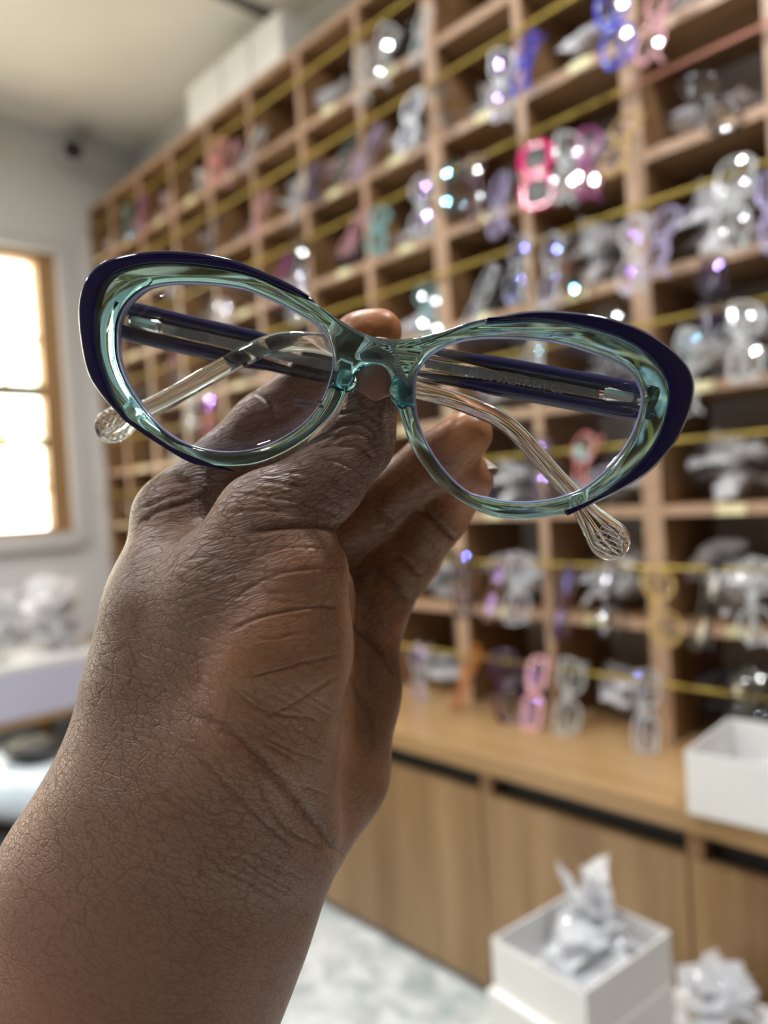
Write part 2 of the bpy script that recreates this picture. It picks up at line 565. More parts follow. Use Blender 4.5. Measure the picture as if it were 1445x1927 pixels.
OUTER = [(709.5,636.5),(671,622),(637,601),(592,569.6),(552,541),(494,514),(441,494),(388,483),(326,477.5),(273,480),(224,490),(197.6,501),(180,516),(166.6,538.6),(158.6,569.6),(157,600),(160,636),(167.5,680),(177.6,711),(197.6,742),(220,769),(246,793),(286,820),(330,849),(375,868.5),(414.6,876.5),(459,876),(494,868.5),(538.6,848.6),(583,820),(618,786.6),(640,757),(654,729),(666,707),(674,695.6),(683,688.7),(696,686),(715,687),(728,695),(735.8,709.5),(740,731.6),(748,762),(759,798),(770,831),(790,867),(815,900.5),(842,925),(878,950),(912,967),(945,976),(987,978),(1024.5,974),(1062,967),(1107,950),(1149,931),(1187,910),(1221,886),(1247,859),(1270,829),(1288.5,791),(1298,761),(1302,731),(1298,708),(1285,686),(1258,659),(1220.6,633),(1179,614),(1126,599),(1070,592),(1021,590),(975,593),(934,598),(878,610),(837,623.7),(795,634.7),(765,639),(737,640)]
HOLE_L = [(224,645),(226,614),(235,587),(251,565),(277,545),(308,536),(352.6,533),(406,535.5),(459,543),(507.6,561),(552,583),(592,607),(614,627),(626,650),(631,680),(626,711),(612,751),(583,791),(538.6,824),(494,844),(450,852),(406,851),(361.5,840),(326,822),(290.6,791),(259.6,751),(237.4,711),(226.4,676)]
HOLE_R = [(779,737),(781.5,709.5),(790,690),(809,668),(837,651),(873,640),(917,635),(994,637),(1051,644),(1107.5,661),(1156.5,680),(1187,701),(1203.7,727),(1209,754),(1202,788),(1187,825),(1164,859),(1134,893),(1096,921.6),(1051,938.5),(1005.6,946),(956.6,946),(919,938.5),(886.6,931),(859,911.6),(831,881),(809,848),(792.5,814.7),(783,781.5)]
NAVY_L = OUTER[3:25] + [(352,858),(305,829),(268,804),(246,788),(232,768),(217,742),(203,707),(192,671),(187.5,640),(187.5,600.6),(194,561),(207,534),(229,516),(264,505),(308,500),(361,502),(423,510),(485,525),(538.6,549)]
NAVY_R = OUTER[52:71] + [(915,607),(945,608),(1005.6,606),(1058,612),(1111,623.5),(1164,640.5),(1202,661),(1232,687.7),(1249,712),(1256.5,746),(1251,780),(1239.5,814),(1220.6,848),(1190.5,882),(1156.5,912),(1122.6,935),(1090,952.6),(1075,960)]

def plate(name, loops, half, bev, mat, parent, closed_smooth=True, d=0.0, off=0.0):
    cu = bpy.data.curves.new(name, 'CURVE')
    cu.dimensions = '2D'
    cu.fill_mode = 'BOTH'
    cu.extrude = half - bev
    cu.bevel_depth = bev
    cu.bevel_resolution = 3
    cu.offset = -bev + off
    for lp in loops:
        q = catmull(lp, 4)
        sp = cu.splines.new('POLY')
        sp.points.add(len(q) - 1)
        for i, (x, y) in enumerate(q):
            sp.points[i].co = (x, -y, 0, 1)
        sp.use_cyclic_u = True
    tmp = bpy.data.objects.new(name, cu)
    me = bpy.data.meshes.new_from_object(tmp)
    bpy.data.objects.remove(tmp)
    bpy.data.curves.remove(cu)
    b = bmesh.new()
    b.from_mesh(me)
    bmesh.ops.remove_doubles(b, verts=b.verts, dist=0.02)
    for v in b.verts:
        x, y, t = v.co.x, -v.co.y, v.co.z
        v.co = G(x, y, d) + PN * (t * PXM)
    bmesh.ops.recalc_face_normals(b, faces=b.faces)
    b.to_mesh(me)
    b.free()
    me.shade_smooth()
    me.set_sharp_from_angle(angle=math.radians(40))
    me.name = name
    me.materials.clear()
    me.materials.append(mat)
    o = link(bpy.data.objects.new(name, me))
    reparent(o, parent)
    return o

def reparent(o, parent):
    o.parent = parent
    o.matrix_parent_inverse = Matrix.Translation(-Vector(parent.location)) if parent.parent is None else Matrix.Identity(4)
    return o

M_AQUA = acetate('aqua_acetate', (0.97, 1.0, 1.0), (170, 28, 9))
M_CLEAR = acetate('clear_acetate', (0.97, 0.985, 0.98), (9, 4, 5))
M_NAVY = acetate('navy_acetate', (0.002, 0.002, 0.06), None, trans=0.3, rough=0.03)
M_NAVYT = acetate('navy_temple_acetate', (0.002, 0.005, 0.07), None, trans=0.2, rough=0.05)
M_LENS = lens_mat('demo_lens', (0.75, 0.72, 1.0), 0.012)
M_LENSEDGE = acetate('lens_edge', (0.62, 0.64, 1.0), None, trans=0.6, rough=0.1)
M_CORE = plain('core_wire_metal', (0.34, 0.35, 0.36), 0.35, metal=0.9, var=0.1, scale=400)
M_PRINT = plain('lens_print', (0.085, 0.075, 0.10), 0.6)
M_ENGR = plain('engraved_text', (0.20, 0.21, 0.22), 0.4, var=0.02)

GL = empty('eyeglasses', tuple(G(710, 700)))
tag(GL, 'large navy and aqua cat-eye eyeglasses with folded temples held in the hand', 'eyeglasses')
HALF = 0.0022 / PXM
front = plate('frame_front', [OUTER, HOLE_L, HOLE_R], HALF, 11.0, M_AQUA, GL)
front['label'] = 'translucent aqua acetate front with bridge'
for lp in (NAVY_L, NAVY_R):
    o = plate('navy_rim', [lp], HALF + 1.5, 8.0, M_NAVY, GL, off=2.0)
    o['label'] = 'glossy dark navy outer rim'
for hole in (HOLE_L, HOLE_R):
    q = resample(catmull(hole, 4), 72)
    c = q.mean(0)
    V, Fc = [], []
    rings = [1.0, 0.8, 0.6, 0.4, 0.2]
    for side in (0, 1):
        base = len(V)
        for s_ in rings:
            for (x, y) in q:
                px, py = c[0] + (x - c[0]) * s_, c[1] + (y - c[1]) * s_
                V.append(G(px, py) + PN * (0.0011 * (1 - s_ * s_) + (0.0003 if side == 0 else -0.0008)))
        V.append(G(*c) + PN * (0.0011 + (0.0003 if side == 0 else -0.0008)))
        for r_ in range(len(rings) - 1):
            for i in range(72):
                j = (i + 1) % 72
                f = (base + r_ * 72 + i, base + r_ * 72 + j, base + (r_ + 1) * 72 + j, base + (r_ + 1) * 72 + i)
                Fc.append(f if side else f[::-1])
        for i in range(72):
            j = (i + 1) % 72
            f = (base + 4 * 72 + i, base + 4 * 72 + j, base + 5 * 72)
            Fc.append(f if side else f[::-1])
    for i in range(72):
        j = (i + 1) % 72
        Fc.append((i, j, 361 + j, 361 + i))
    ln = reparent(mesh_obj('lens', V, Fc, M_LENS, smooth=True), GL)
    V, Fc = sweep([G(x, y) + PN * 0.0004 for x, y in q], (.00042, .0010), 8, closed=True, flat=PN)
    reparent(mesh_obj('lens_edge', V, Fc, M_LENSEDGE, smooth=True), ln)
    if hole is HOLE_L:
        b = bmesh.new()
        for (ax, ay, w) in ((556, 752, 20), (580, 754, 14), (600, 755, 10), (556, 762, 38), (602, 764, 10)):
            pts = [G(ax, ay) + PN * .0014, G(ax + w, ay + w * .05) + PN * .0014, G(ax + w, ay + 5 + w * .05) + PN * .0014, G(ax, ay + 5) + PN * .0014]
            b.faces.new([b.verts.new(p) for p in pts])
        reparent(bm_obj('lens_print', b, M_PRINT), ln)
# nose pads moulded onto the back of the front
for (pts) in ([(640,740),(652,715),(662,698)], [(748,712),(752,740),(760,772)]):
    q = catmull(pts, 5, closed=False)
    V, Fc = sweep([G(x, y, .0035) for x, y in q], [(.0004 + .0021 * math.sin(math.pi * (i + .3) / (len(q) - .4)), .0004 + .0022 * math.sin(math.pi * (i + .3) / (len(q) - .4))) for i in range(len(q))], 12, flat=PN)
    reparent(mesh_obj('nose_pad', V, Fc, M_AQUA, smooth=True), GL)

def temple(rows, strip_to, hinge, core, lab, tip):
    """rows: x, y, depth behind the front (m), half height (px)"""
    rows = np.array(rows, float)
    q = catmull(rows, 5, closed=False)
    pts = [G(x, y, d) for x, y, d, h in q]
    rad = [(h * PXM * 1.08, .0019 if h > 18 else .0019 * max(.25, h / 18)) for x, y, d, h in q]
    body = reparent(mesh_obj('temple', *sweep(pts, rad, 24, flat=PN), M_CLEAR, smooth=True), GL)
    body['label'] = lab
    n = strip_to * 5
    for sgn in (-1, 1):
        sp, sr = [], []
        for i in range(n + 1):
            x, y, d, h = q[i]
            tx, ty = q[min(i + 1, len(q) - 1)][:2] - q[max(i - 1, 0)][:2]
            l = math.hypot(tx, ty)
            nx, ny = -ty / l, tx / l
            if ny < 0: nx, ny = -nx, -ny
            o_ = h * .64
            sp.append(G(x + sgn * nx * o_, y + sgn * ny * o_, d))
            tap = 1.0 if i < n - 8 else max(.15, (n - i) / 8)
            sr.append((h * .42 * PXM * 1.08 * tap, .0021 * tap))
        st = reparent(mesh_obj('navy_strip', *sweep(sp, sr, 14, flat=PN), M_NAVYT, smooth=True), body)
    (ax, ay, bx, by, hh) = hinge
    dd = .0098
    b = bmesh.new()
    V, Fc = sweep([G(ax, ay, dd), G(ax * .9 + bx * .1, ay * .9 + by * .1, dd), G(ax * .1 + bx * .9, ay * .1 + by * .9, dd + .001), G(bx, by, dd + .001)], [(hh * .8 * PXM, .0007), (hh * PXM, .0010), (hh * PXM, .0010), (hh * .8 * PXM, .0007)], 8, flat=PN)
    reparent(mesh_obj('hinge', V, Fc, M_METAL), body)
    (ax, ay, bx, by, hh, d0, d1) = core
    V, Fc = [], []
    m = 60
    for i in range(m + 1):
        t = i / m
        x, y = ax + (bx - ax) * t, ay + (by - ay) * t
        w = hh * (1.0 + (.09 if i % 2 else -.09))
        d = d0 + (d1 - d0) * t
        V += [G(x, y - w, d - .0003), G(x, y + w, d - .0003), G(x, y + w, d + .0003), G(x, y - w, d + .0003)]
    for i in range(m):
        a = i * 4
        for k in range(4):
            Fc.append((a + k, a + (k + 1) % 4, a + 4 + (k + 1) % 4, a + 4 + k))
    reparent(mesh_obj('core_wire', V, Fc, M_CORE), body)
    lat = tip
    V, Fc = [], []
    (tx, ty, tr_, td) = tip
    for ang_ in (25, 115):
        ca, sa = math.cos(math.radians(ang_)), math.sin(math.radians(ang_))
        for k in (-3, -2, -1, 0, 1, 2, 3):
            o_ = k * tr_ * .26
            hl = math.sqrt(max(0, (tr_ * .92) ** 2 - o_ * o_))
            v, fc = sweep([G(tx - sa * o_ + ca * hl * q_, ty + ca * o_ + sa * hl * q_, td - .0017) for q_ in (-1, 0, 1)], .00012, 5, flat=PN)
            b0 = len(V); V += v; Fc += [tuple(i + b0 for i in g) for g in fc]
    reparent(mesh_obj('tip_lattice', V, Fc, M_METAL), body)
    return body

T_R = [(1226,760,.0075,30),(1190,754,.011,35),(1100,738,.0145,35),(980,716,.0165,35),(860,694,.0178,34),(760,677,.0180,32),(690,662,.0180,28),(640,652,.0180,24),(590,645,.0178,20),(545,643,.0175,20),(505,650,.0175,20),(465,667,.0175,20),(430,686,.0175,20),(380,714,.0175,20),(320,748,.0175,20),(268,774,.0175,21),(246,785,.0175,28),(232,792,.0175,35),(214,800,.0175,38),(198,806,.0175,33),(188,810,.0175,22),(183,812,.0175,6)]
T_L = [(214,597,.0075,30),(250,606,.011,36),(330,625,.0165,36),(430,648,.0205,36),(530,670,.0225,35),(620,691,.0228,32),(690,707,.0228,26),(750,722,.0226,20),(790,735,.0224,17),(840,748,.022,17),(890,766,.0215,17),(935,786,.021,17),(970,812,.021,17),(1005,850,.021,17),(1045,895,.021,17),(1085,940,.021,19),(1107,968,.021,24),(1125,990,.021,31),(1143,1012,.021,38),(1158,1030,.021,34),(1167,1041,.021,22),(1172,1047,.021,6)]
temple(T_R, 5, (1206, 752, 1136, 740, 13), (1128, 741, 800, 684, 8, .0142, .0176), 'temple hinged at the right, clear with navy stripes and clear paddle tip', (213, 800, 34, .0175))
temple(T_L, 5, (243, 602, 301, 616, 13), (306, 618, 640, 694, 9, .016, .0226), 'temple hinged at the left, clear with navy stripes and clear paddle tip', (1148, 1016, 33, .021))
def text_on(body, s, xa, ya, xb, yb, d, parent):
    cu = bpy.data.curves.new('print', 'FONT')
    cu.body = s
    cu.size = 1.0
    tmp = bpy.data.objects.new('print', cu)
    me = bpy.data.meshes.new_from_object(tmp)
    bpy.data.objects.remove(tmp)
    co = np.array([v.co for v in me.vertices])
    w = co[:, 0].max()
    a, b_ = G(xa, ya, d), G(xb, yb, d)
    ux = (b_ - a)
    L = ux.length
    ux.normalize()
    uy = (PN.cross(ux)).normalized()
    for v in me.vertices:
        v.co = a + ux * (v.co.x / w * L) + uy * (v.co.y / w * L)
    me.materials.append(M_ENGR)
    o = link(bpy.data.objects.new('size_print', me))
    o['label'] = 'small grey size print on the temple'
    return reparent(o, parent)
rt = [c for c in GL.children if c.name.startswith('temple')]
text_on(None, 'ES180 C6 53\u25a117-141 CE', 850, 703, 1058, 741, .0135, rt[0])

# ------------------------------------------------------------------ the hand
def cm(x, y, z):
    return np.array([(x - CX) / F_PX * z, (y - CY) / F_PX * z, z])
# chains of (x, y, depth, radius px, palm tone with painted light and shade); name: (nodes, depth flattening, root for wide blending, k)
HAND = {
 'forearm': ([(365,1560,.193,278,.25),(285,1712,.189,292,.30),(150,2020,.181,335,.42),(40,2330,.176,360,.42)], .72),
 'dorsum': ([(345,985,.2045,88,.05),(345,1150,.197,140,.05),(335,1300,.197,165,.08),(340,1450,.195,205,.15)], 1.0),
 'thenar': ([(560,1082,.178,99,.62),(525,1220,.180,131,.62),(480,1370,.184,150,.5),(420,1500,.188,180,.3)], 1.0),
 'palm': ([(665,1170,.229,88,.85),(650,1300,.222,98,.85),(618,1450,.213,108,.72),(560,1560,.204,105,.6)], 1.0),
 'fill': ([(520,1090,.226,125,.7),(470,1400,.210,170,.5)], 1.0),
 'fill2': ([(590,1120,.211,80,.8),(560,1400,.202,110,.8)], 1.0),
}
FINGERS = {
 'thumb': ([(714,668,.1885,38,.25),(710,722,.1885,50,.12),(674,834,.1870,65,.02),(610,908,.184,73,.05),(508,990,.1815,104,.10),(440,1120,.184,135,.12),(390,1320,.190,160,.15)], .86, (440,1080,.185), .010),
 'index': ([(716,623,.2085,43,1),(680,640,.2095,50,.9),(607,706,.2125,56,.55),(502,812,.2140,70,.30),(430,890,.212,76,.1),(345,975,.2065,86,.04)], 1.0, (350,985,.205), .008),
 'middle': ([(880,818,.214,48,1),(815,870,.219,54,.85),(702,958,.228,60,.8),(560,1060,.233,75,.8)], 1.0, (560,1080,.232), .006),
 'ring': ([(879,902,.222,51,1),(816,975,.227,58,.85),(755,1055,.231,62,.85),(690,1145,.233,76,.85)], 1.0, (690,1160,.232), .007),
 'little': ([(842,955,.246,40,1),(780,1050,.250,48,1),(700,1150,.250,62,1),(640,1260,.244,80,1)], 1.0, (680,1180,.246), .008),
}
H = 0.0015
lo = np.array([-.165, -.062, .142]); hi = np.array([.050, .205, .285])
dims = np.ceil((hi - lo) / H).astype(int) + 1
gx, gy, gz = [lo[i] + H * np.arange(dims[i]) for i in range(3)]

def seg_sdf(X, Y, Z, a, b, ra, rb, flat):
    ab = b - a
    L2 = ab.dot(ab)
    t = np.clip(((X - a[0]) * ab[0] + (Y - a[1]) * ab[1] + (Z - a[2]) * ab[2]) / L2, 0, 1)
    dx = X - (a[0] + t * ab[0]); dy = Y - (a[1] + t * ab[1]); dz = (Z - (a[2] + t * ab[2])) / flat
    return np.sqrt(dx * dx + dy * dy + dz * dz) - (ra + t * (rb - ra))

def smin(a, b, k):
    h = np.maximum(k - np.abs(a - b), 0) / k
    return np.minimum(a, b) - h * h * k * .25

def chain_field(nodes, flat, kk=.004):
    out = np.full(tuple(dims), .06, np.float32)
    for n0, n1 in zip(nodes[:-1], nodes[1:]):
        a, b = cm(*n0[:3]), cm(*n1[:3])
        ra, rb = n0[3] * n0[2] / F_PX, n1[3] * n1[2] / F_PX
        m = max(ra, rb) + .016
        i0 = np.clip(np.floor((np.minimum(a, b) - m - lo) / H).astype(int), 0, dims)
        i1 = np.clip(np.ceil((np.maximum(a, b) + m - lo) / H).astype(int) + 1, 0, dims)
        sl = tuple(slice(i0[i], i1[i]) for i in range(3))
        X, Y, Z = gx[sl[0], None, None], gy[None, sl[1], None], gz[None, None, sl[2]]
        out[sl] = smin(out[sl], seg_sdf(X, Y, Z, a, b, ra, rb, flat), kk)
    return out

field = np.full(tuple(dims), .06, np.float32)
for nm, (nodes, flat) in HAND.items():
    field = smin(field, chain_field(nodes, flat, .006), {'palm': .0035, 'fill': .004, 'fill2': .004}.get(nm, .010))
X, Y, Z = gx[:, None, None], gy[None, :, None], gz[None, None, :]
for nm, (nodes, flat, root, k0) in FINGERS.items():
    f = chain_field(nodes, flat, .0035)
    rc = cm(*root)
    d2 = (X - rc[0]) ** 2 + (Y - rc[1]) ** 2 + (Z - rc[2]) ** 2
    k = (.0010 + k0 * np.exp(-d2 / .022 ** 2)).astype(np.float32)
    field = smin(field, f, k)

def surface_nets(f, lo, h):
    s = f < 0
    nx, ny, nz = f.shape
    acc = np.zeros((nx - 1, ny - 1, nz - 1, 3), np.float32)
    cnt = np.zeros((nx - 1, ny - 1, nz - 1), np.int32)
    for ax in range(3):
        o1, o2 = [i for i in range(3) if i != ax]
        for u in (0, 1):
            for v in (0, 1):
                sa = [slice(0, -1)] * 3; sb = [slice(0, -1)] * 3
                for o_, w in ((o1, u), (o2, v)):
                    sa[o_] = sb[o_] = slice(w, f.shape[o_] - 1 + w)
                sb[ax] = slice(1, f.shape[ax])
                fa, fb = f[tuple(sa)], f[tuple(sb)]
                m = (fa < 0) != (fb < 0)
                idx = np.nonzero(m)
                t = fa[idx] / (fa[idx] - fb[idx])
                acc[idx[0], idx[1], idx[2], ax] += t
                acc[idx[0], idx[1], idx[2], o1] += u
                acc[idx[0], idx[1], idx[2], o2] += v
                cnt[idx] += 1
    cells = np.nonzero(cnt)
    vid = np.full(cnt.shape, -1, np.int64)
    vid[cells] = np.arange(len(cells[0]))
    V = (np.stack(cells, 1) + acc[cells] / cnt[cells][:, None]) * h + lo
    quads = []
    for ax in range(3):
        o1, o2 = [(1, 2), (2, 0), (0, 1)][ax]
        sa = [slice(1, -1)] * 3; sb = [slice(1, -1)] * 3
        sa[ax] = slice(0, f.shape[ax] - 1); sb[ax] = slice(1, f.shape[ax])
        a, b = s[tuple(sa)], s[tuple(sb)]
        for flip in (0, 1):
            m = (a & ~b) if flip == 0 else (~a & b)
            ii = np.stack(np.nonzero(m), 1)
            ii[:, o1] += 1; ii[:, o2] += 1
            def g(d1, d2):
                j = ii.copy(); j[:, o1] += d1; j[:, o2] += d2
                return vid[j[:, 0], j[:, 1], j[:, 2]]
            q = np.stack([g(-1, -1), g(0, -1), g(0, 0), g(-1, 0)], 1)
            quads.append(q if flip == 0 else q[:, ::-1])
    Q = np.vstack(quads)
    return V, Q[(Q >= 0).all(1)]

HV, HQ = surface_nets(field, lo, H)
del field
def laplace(V, Q, it, w=.5):
    for _ in range(it):
        acc = np.zeros_like(V); c = np.zeros(len(V))
        for a in range(4):
            i, j = Q[:, a], Q[:, (a + 1) % 4]
            for k in range(3):
                acc[:, k] += np.bincount(i, V[j, k], len(V)) + np.bincount(j, V[i, k], len(V))
            c += np.bincount(i, minlength=len(V)) + np.bincount(j, minlength=len(V))
        V = V + w * (acc / np.maximum(c, 1)[:, None] - V)
    return V
HV = laplace(HV, HQ, 3)
HBASE = cm(150, 2020, .181)
me = bpy.data.meshes.new('hand')
me.from_pydata((HV - HBASE).tolist(), [], HQ.tolist())
tmp = bpy.data.objects.new('hand_tmp', me)
link(tmp)
md = tmp.modifiers.new('s', 'SUBSURF'); md.levels = 2; md.render_levels = 2
dg = bpy.context.evaluated_depsgraph_get()
hme = bpy.data.meshes.new_from_object(tmp.evaluated_get(dg))
bpy.data.objects.remove(tmp)
bpy.data.meshes.remove(me)
nv = len(hme.vertices)
co = np.empty(nv * 3, np.float32); hme.vertices.foreach_get('co', co); co = co.reshape(-1, 3).astype(float) + HBASE
nr = np.empty(nv * 3, np.float32); hme.vertex_normals.foreach_get('vector', nr); nr = nr.reshape(-1, 3).astype(float)
pxx = co[:, 0] / co[:, 2] * F_PX + CX
pxy = co[:, 1] / co[:, 2] * F_PX + CY
facing = (nr * co).sum(1) / np.linalg.norm(co, axis=1) < 0.15
# palm tone (pigment plus painted light and shade) from the nearest segments
wsum = np.zeros(nv); psum = np.zeros(nv); owner = np.zeros(nv, int); best = np.full(nv, 9.0)
allch = list(HAND.items()) + list(FINGERS.items())
for ci, (nm, ch) in enumerate(allch):
    nodes, flat = ch[0], ch[1]
    for n0, n1 in zip(nodes[:-1], nodes[1:]):
        a, b = cm(*n0[:3]), cm(*n1[:3])
        ab = b - a
        t = np.clip(((co - a) @ ab) / ab.dot(ab), 0, 1)
        d = np.linalg.norm(co - (a + t[:, None] * ab), axis=1) - (n0[3] * n0[2] + t * (n1[3] * n1[2] - n0[3] * n0[2])) / F_PX
        w = np.exp(-np.maximum(d, 0) / .0022)
        psum += w * (n0[4] + t * (n1[4] - n0[4])); wsum += w
        up = d < best
        best[up] = d[up]; owner[up] = ci
palm = psum / wsum
CI = {nm: i for i, (nm, _) in enumerate(allch)}

# skin folds: polyline (px), half width px, depth mm, owners
FOLDS = [
 ([(470,1000),(520,992),(580,988),(632,992),(655,1003)], 7, 1.1, None),
 ([(470,1052),(520,1035),(570,1030),(615,1034)], 3, .25, None),
 ([(440,1125),(500,1090),(560,1072),(620,1068),(655,1070)], 3, .28, None),
 ([(430,1190),(480,1165),(540,1150),(600,1142),(652,1143)], 3.2, .38, None),
 ([(470,1275),(520,1262),(575,1246),(640,1232)], 3.2, .34, None),
 ([(500,1350),(540,1330),(590,1300),(634,1270)], 3.5, .25, None),
 ([(350,1335),(400,1362),(450,1392),(495,1432),(540,1480),(580,1530),(625,1590),(648,1608)], 11, .7, None),
 ([(480,1440),(500,1500),(530,1550),(570,1580),(630,1598)], 5, .3, None),
 ([(430,1290),(480,1330),(530,1345),(595,1352)], 3.5, .25, None),
 ([(340,1400),(400,1450),(450,1500),(500,1550),(560,1600)], 5, .30, None),
 # thumb knuckle
 ([(612,818),(640,800),(668,792),(700,808),(716,840)], 5, .45, ('thumb',)),
 ([(618,836),(646,818),(676,814),(702,830),(712,858)], 5, .50, ('thumb',)),
 ([(600,842),(640,838),(680,842),(704,868)], 4.5, .40, ('thumb',)),
 ([(636,782),(660,774),(690,780),(716,800)], 4, .35, ('thumb',)),
 ([(645,766),(670,760),(700,766)], 3.5, .25, ('thumb',)),
 ([(570,868),(620,866),(664,880),(690,905)], 4, .22, ('thumb',)),
 ([(520,890),(575,890),(630,905),(670,935)], 4, .25, ('thumb',)),
 ([(480,905),(540,910),(600,928),(655,955)], 4, .25, ('thumb',)),
 ([(440,930),(510,935),(580,950),(640,972)], 4, .28, ('thumb',)),
 ([(420,965),(490,960),(560,968),(630,980)], 4, .30, ('thumb',)),
 # index base
 ([(258,990),(300,962),(345,948),(392,930)], 5, .5, None),
 ([(270,955),(310,938),(350,925)], 4, .35, None),
 ([(285,925),(320,910),(360,905)], 4, .3, None),
 ([(478,738),(505,755),(520,790)], 5, .45, ('index',)),
 # finger flexion creases
 ([(792,958),(822,984),(858,1016)], 5, .8, ('ring',)),
 ([(738,1042),(765,1060),(790,1085)], 5, .7, ('ring',)),
 ([(704,1070),(735,1095),(768,1130)], 6, .8, ('ring', 'palm', 'fill', 'fill2')),
 ([(700,960),(740,990)], 6, .6, ('middle',)),
 ([(800,880),(840,905)], 5, .5, ('middle',)),
 # palm lines
 ([(655,1170),(690,1200),(722,1238),(742,1270)], 5, .7, ('palm', 'ring', 'fill', 'fill2', 'little')),
 ([(655,1270),(690,1340),(705,1420)], 6, .35, ('palm', 'fill', 'fill2')),
]
rg = random.Random(7)
# many shallow wrinkles that run across the wrist, thenar and thumb
for i in range(70):
    x = rg.uniform(220, 560); y = rg.uniform(1040, 1640)
    L_ = rg.uniform(60, 150); sl = rg.uniform(.25, .65) if y > 1250 else rg.uniform(-.35, .1)
    if x < 330: sl = rg.uniform(.15, .5)
    FOLDS.append(([(x, y), (x + L_ * .5, y + sl * L_ * .5 + rg.uniform(-6, 6)), (x + L_, y + sl * L_)], 3.0, rg.uniform(.08, .18), None))
for i in range(26):
    x = rg.uniform(420, 560); y = rg.uniform(895, 990)
    L_ = rg.uniform(60, 110)
    FOLDS.append(([(x, y), (x + L_ * .5, y - 2 + L_ * .02), (x + L_, y + L_ * .18)], 2.6, rg.uniform(.07, .14), ('thumb',)))
disp = np.zeros(nv); crease = np.zeros(nv)
for pl_, hw, dep, own in FOLDS:
    q = catmull(pl_, 6, closed=False)
    x0_, x1_, y0_, y1_ = q[:, 0].min() - 30, q[:, 0].max() + 30, q[:, 1].min() - 30, q[:, 1].max() + 30
    m = facing & (pxx > x0_) & (pxx < x1_) & (pxy > y0_) & (pxy < y1_)
    if own is None:
        m &= co[:, 2] < .205
    else:
        m &= np.isin(owner, [CI[o_] for o_ in own])
    idx = np.nonzero(m)[0]
    if len(idx) == 0: continue
    pt = np.stack([pxx[idx], pxy[idx]], 1)
    dist = np.full(len(idx), 1e9); tt = np.zeros(len(idx))
    for i in range(len(q) - 1):
        a, b = q[i], q[i + 1]
        ab = b - a
        t = np.clip(((pt - a) @ ab) / ab.dot(ab), 0, 1)
        dd = np.linalg.norm(pt - (a + t[:, None] * ab), axis=1)
        u = dd < dist
        dist[u] = dd[u]; tt[u] = (i + t[u]) / (len(q) - 1)
    fade = np.clip(np.minimum(tt, 1 - tt) * 6 + .15, 0, 1)
    g = np.exp(-(dist / hw) ** 2) * fade
    rim = np.exp(-((dist - 2.0 * hw) / (1.2 * hw)) ** 2) * fade * .12
    disp[idx] += dep * .001 * (-g + rim)
    crease[idx] = np.maximum(crease[idx], g * min(1, dep / .5))
disp = np.maximum(disp, -.0016)
co2 = co + nr * disp[:, None]
hme.vertices.foreach_set('co', (co2 - HBASE).astype(np.float32).ravel())
at = hme.attributes.new('palm', 'FLOAT', 'POINT'); at.data.foreach_set('value', palm.astype(np.float32))
at = hme.attributes.new('crease', 'FLOAT', 'POINT'); at.data.foreach_set('value', crease.astype(np.float32))
flow = 1 / (1 + np.exp(-((1190 - pxy) + .55 * (pxx - 420)) / 60))
relief = 1 - .72 * np.clip((pxy + .35 * pxx - 1640) / 330, 0, 1)
at = hme.attributes.new('relief', 'FLOAT', 'POINT'); at.data.foreach_set('value', relief.astype(np.float32))
at = hme.attributes.new('flow', 'FLOAT', 'POINT'); at.data.foreach_set('value', flow.astype(np.float32))
hme.shade_smooth()
hme.update()

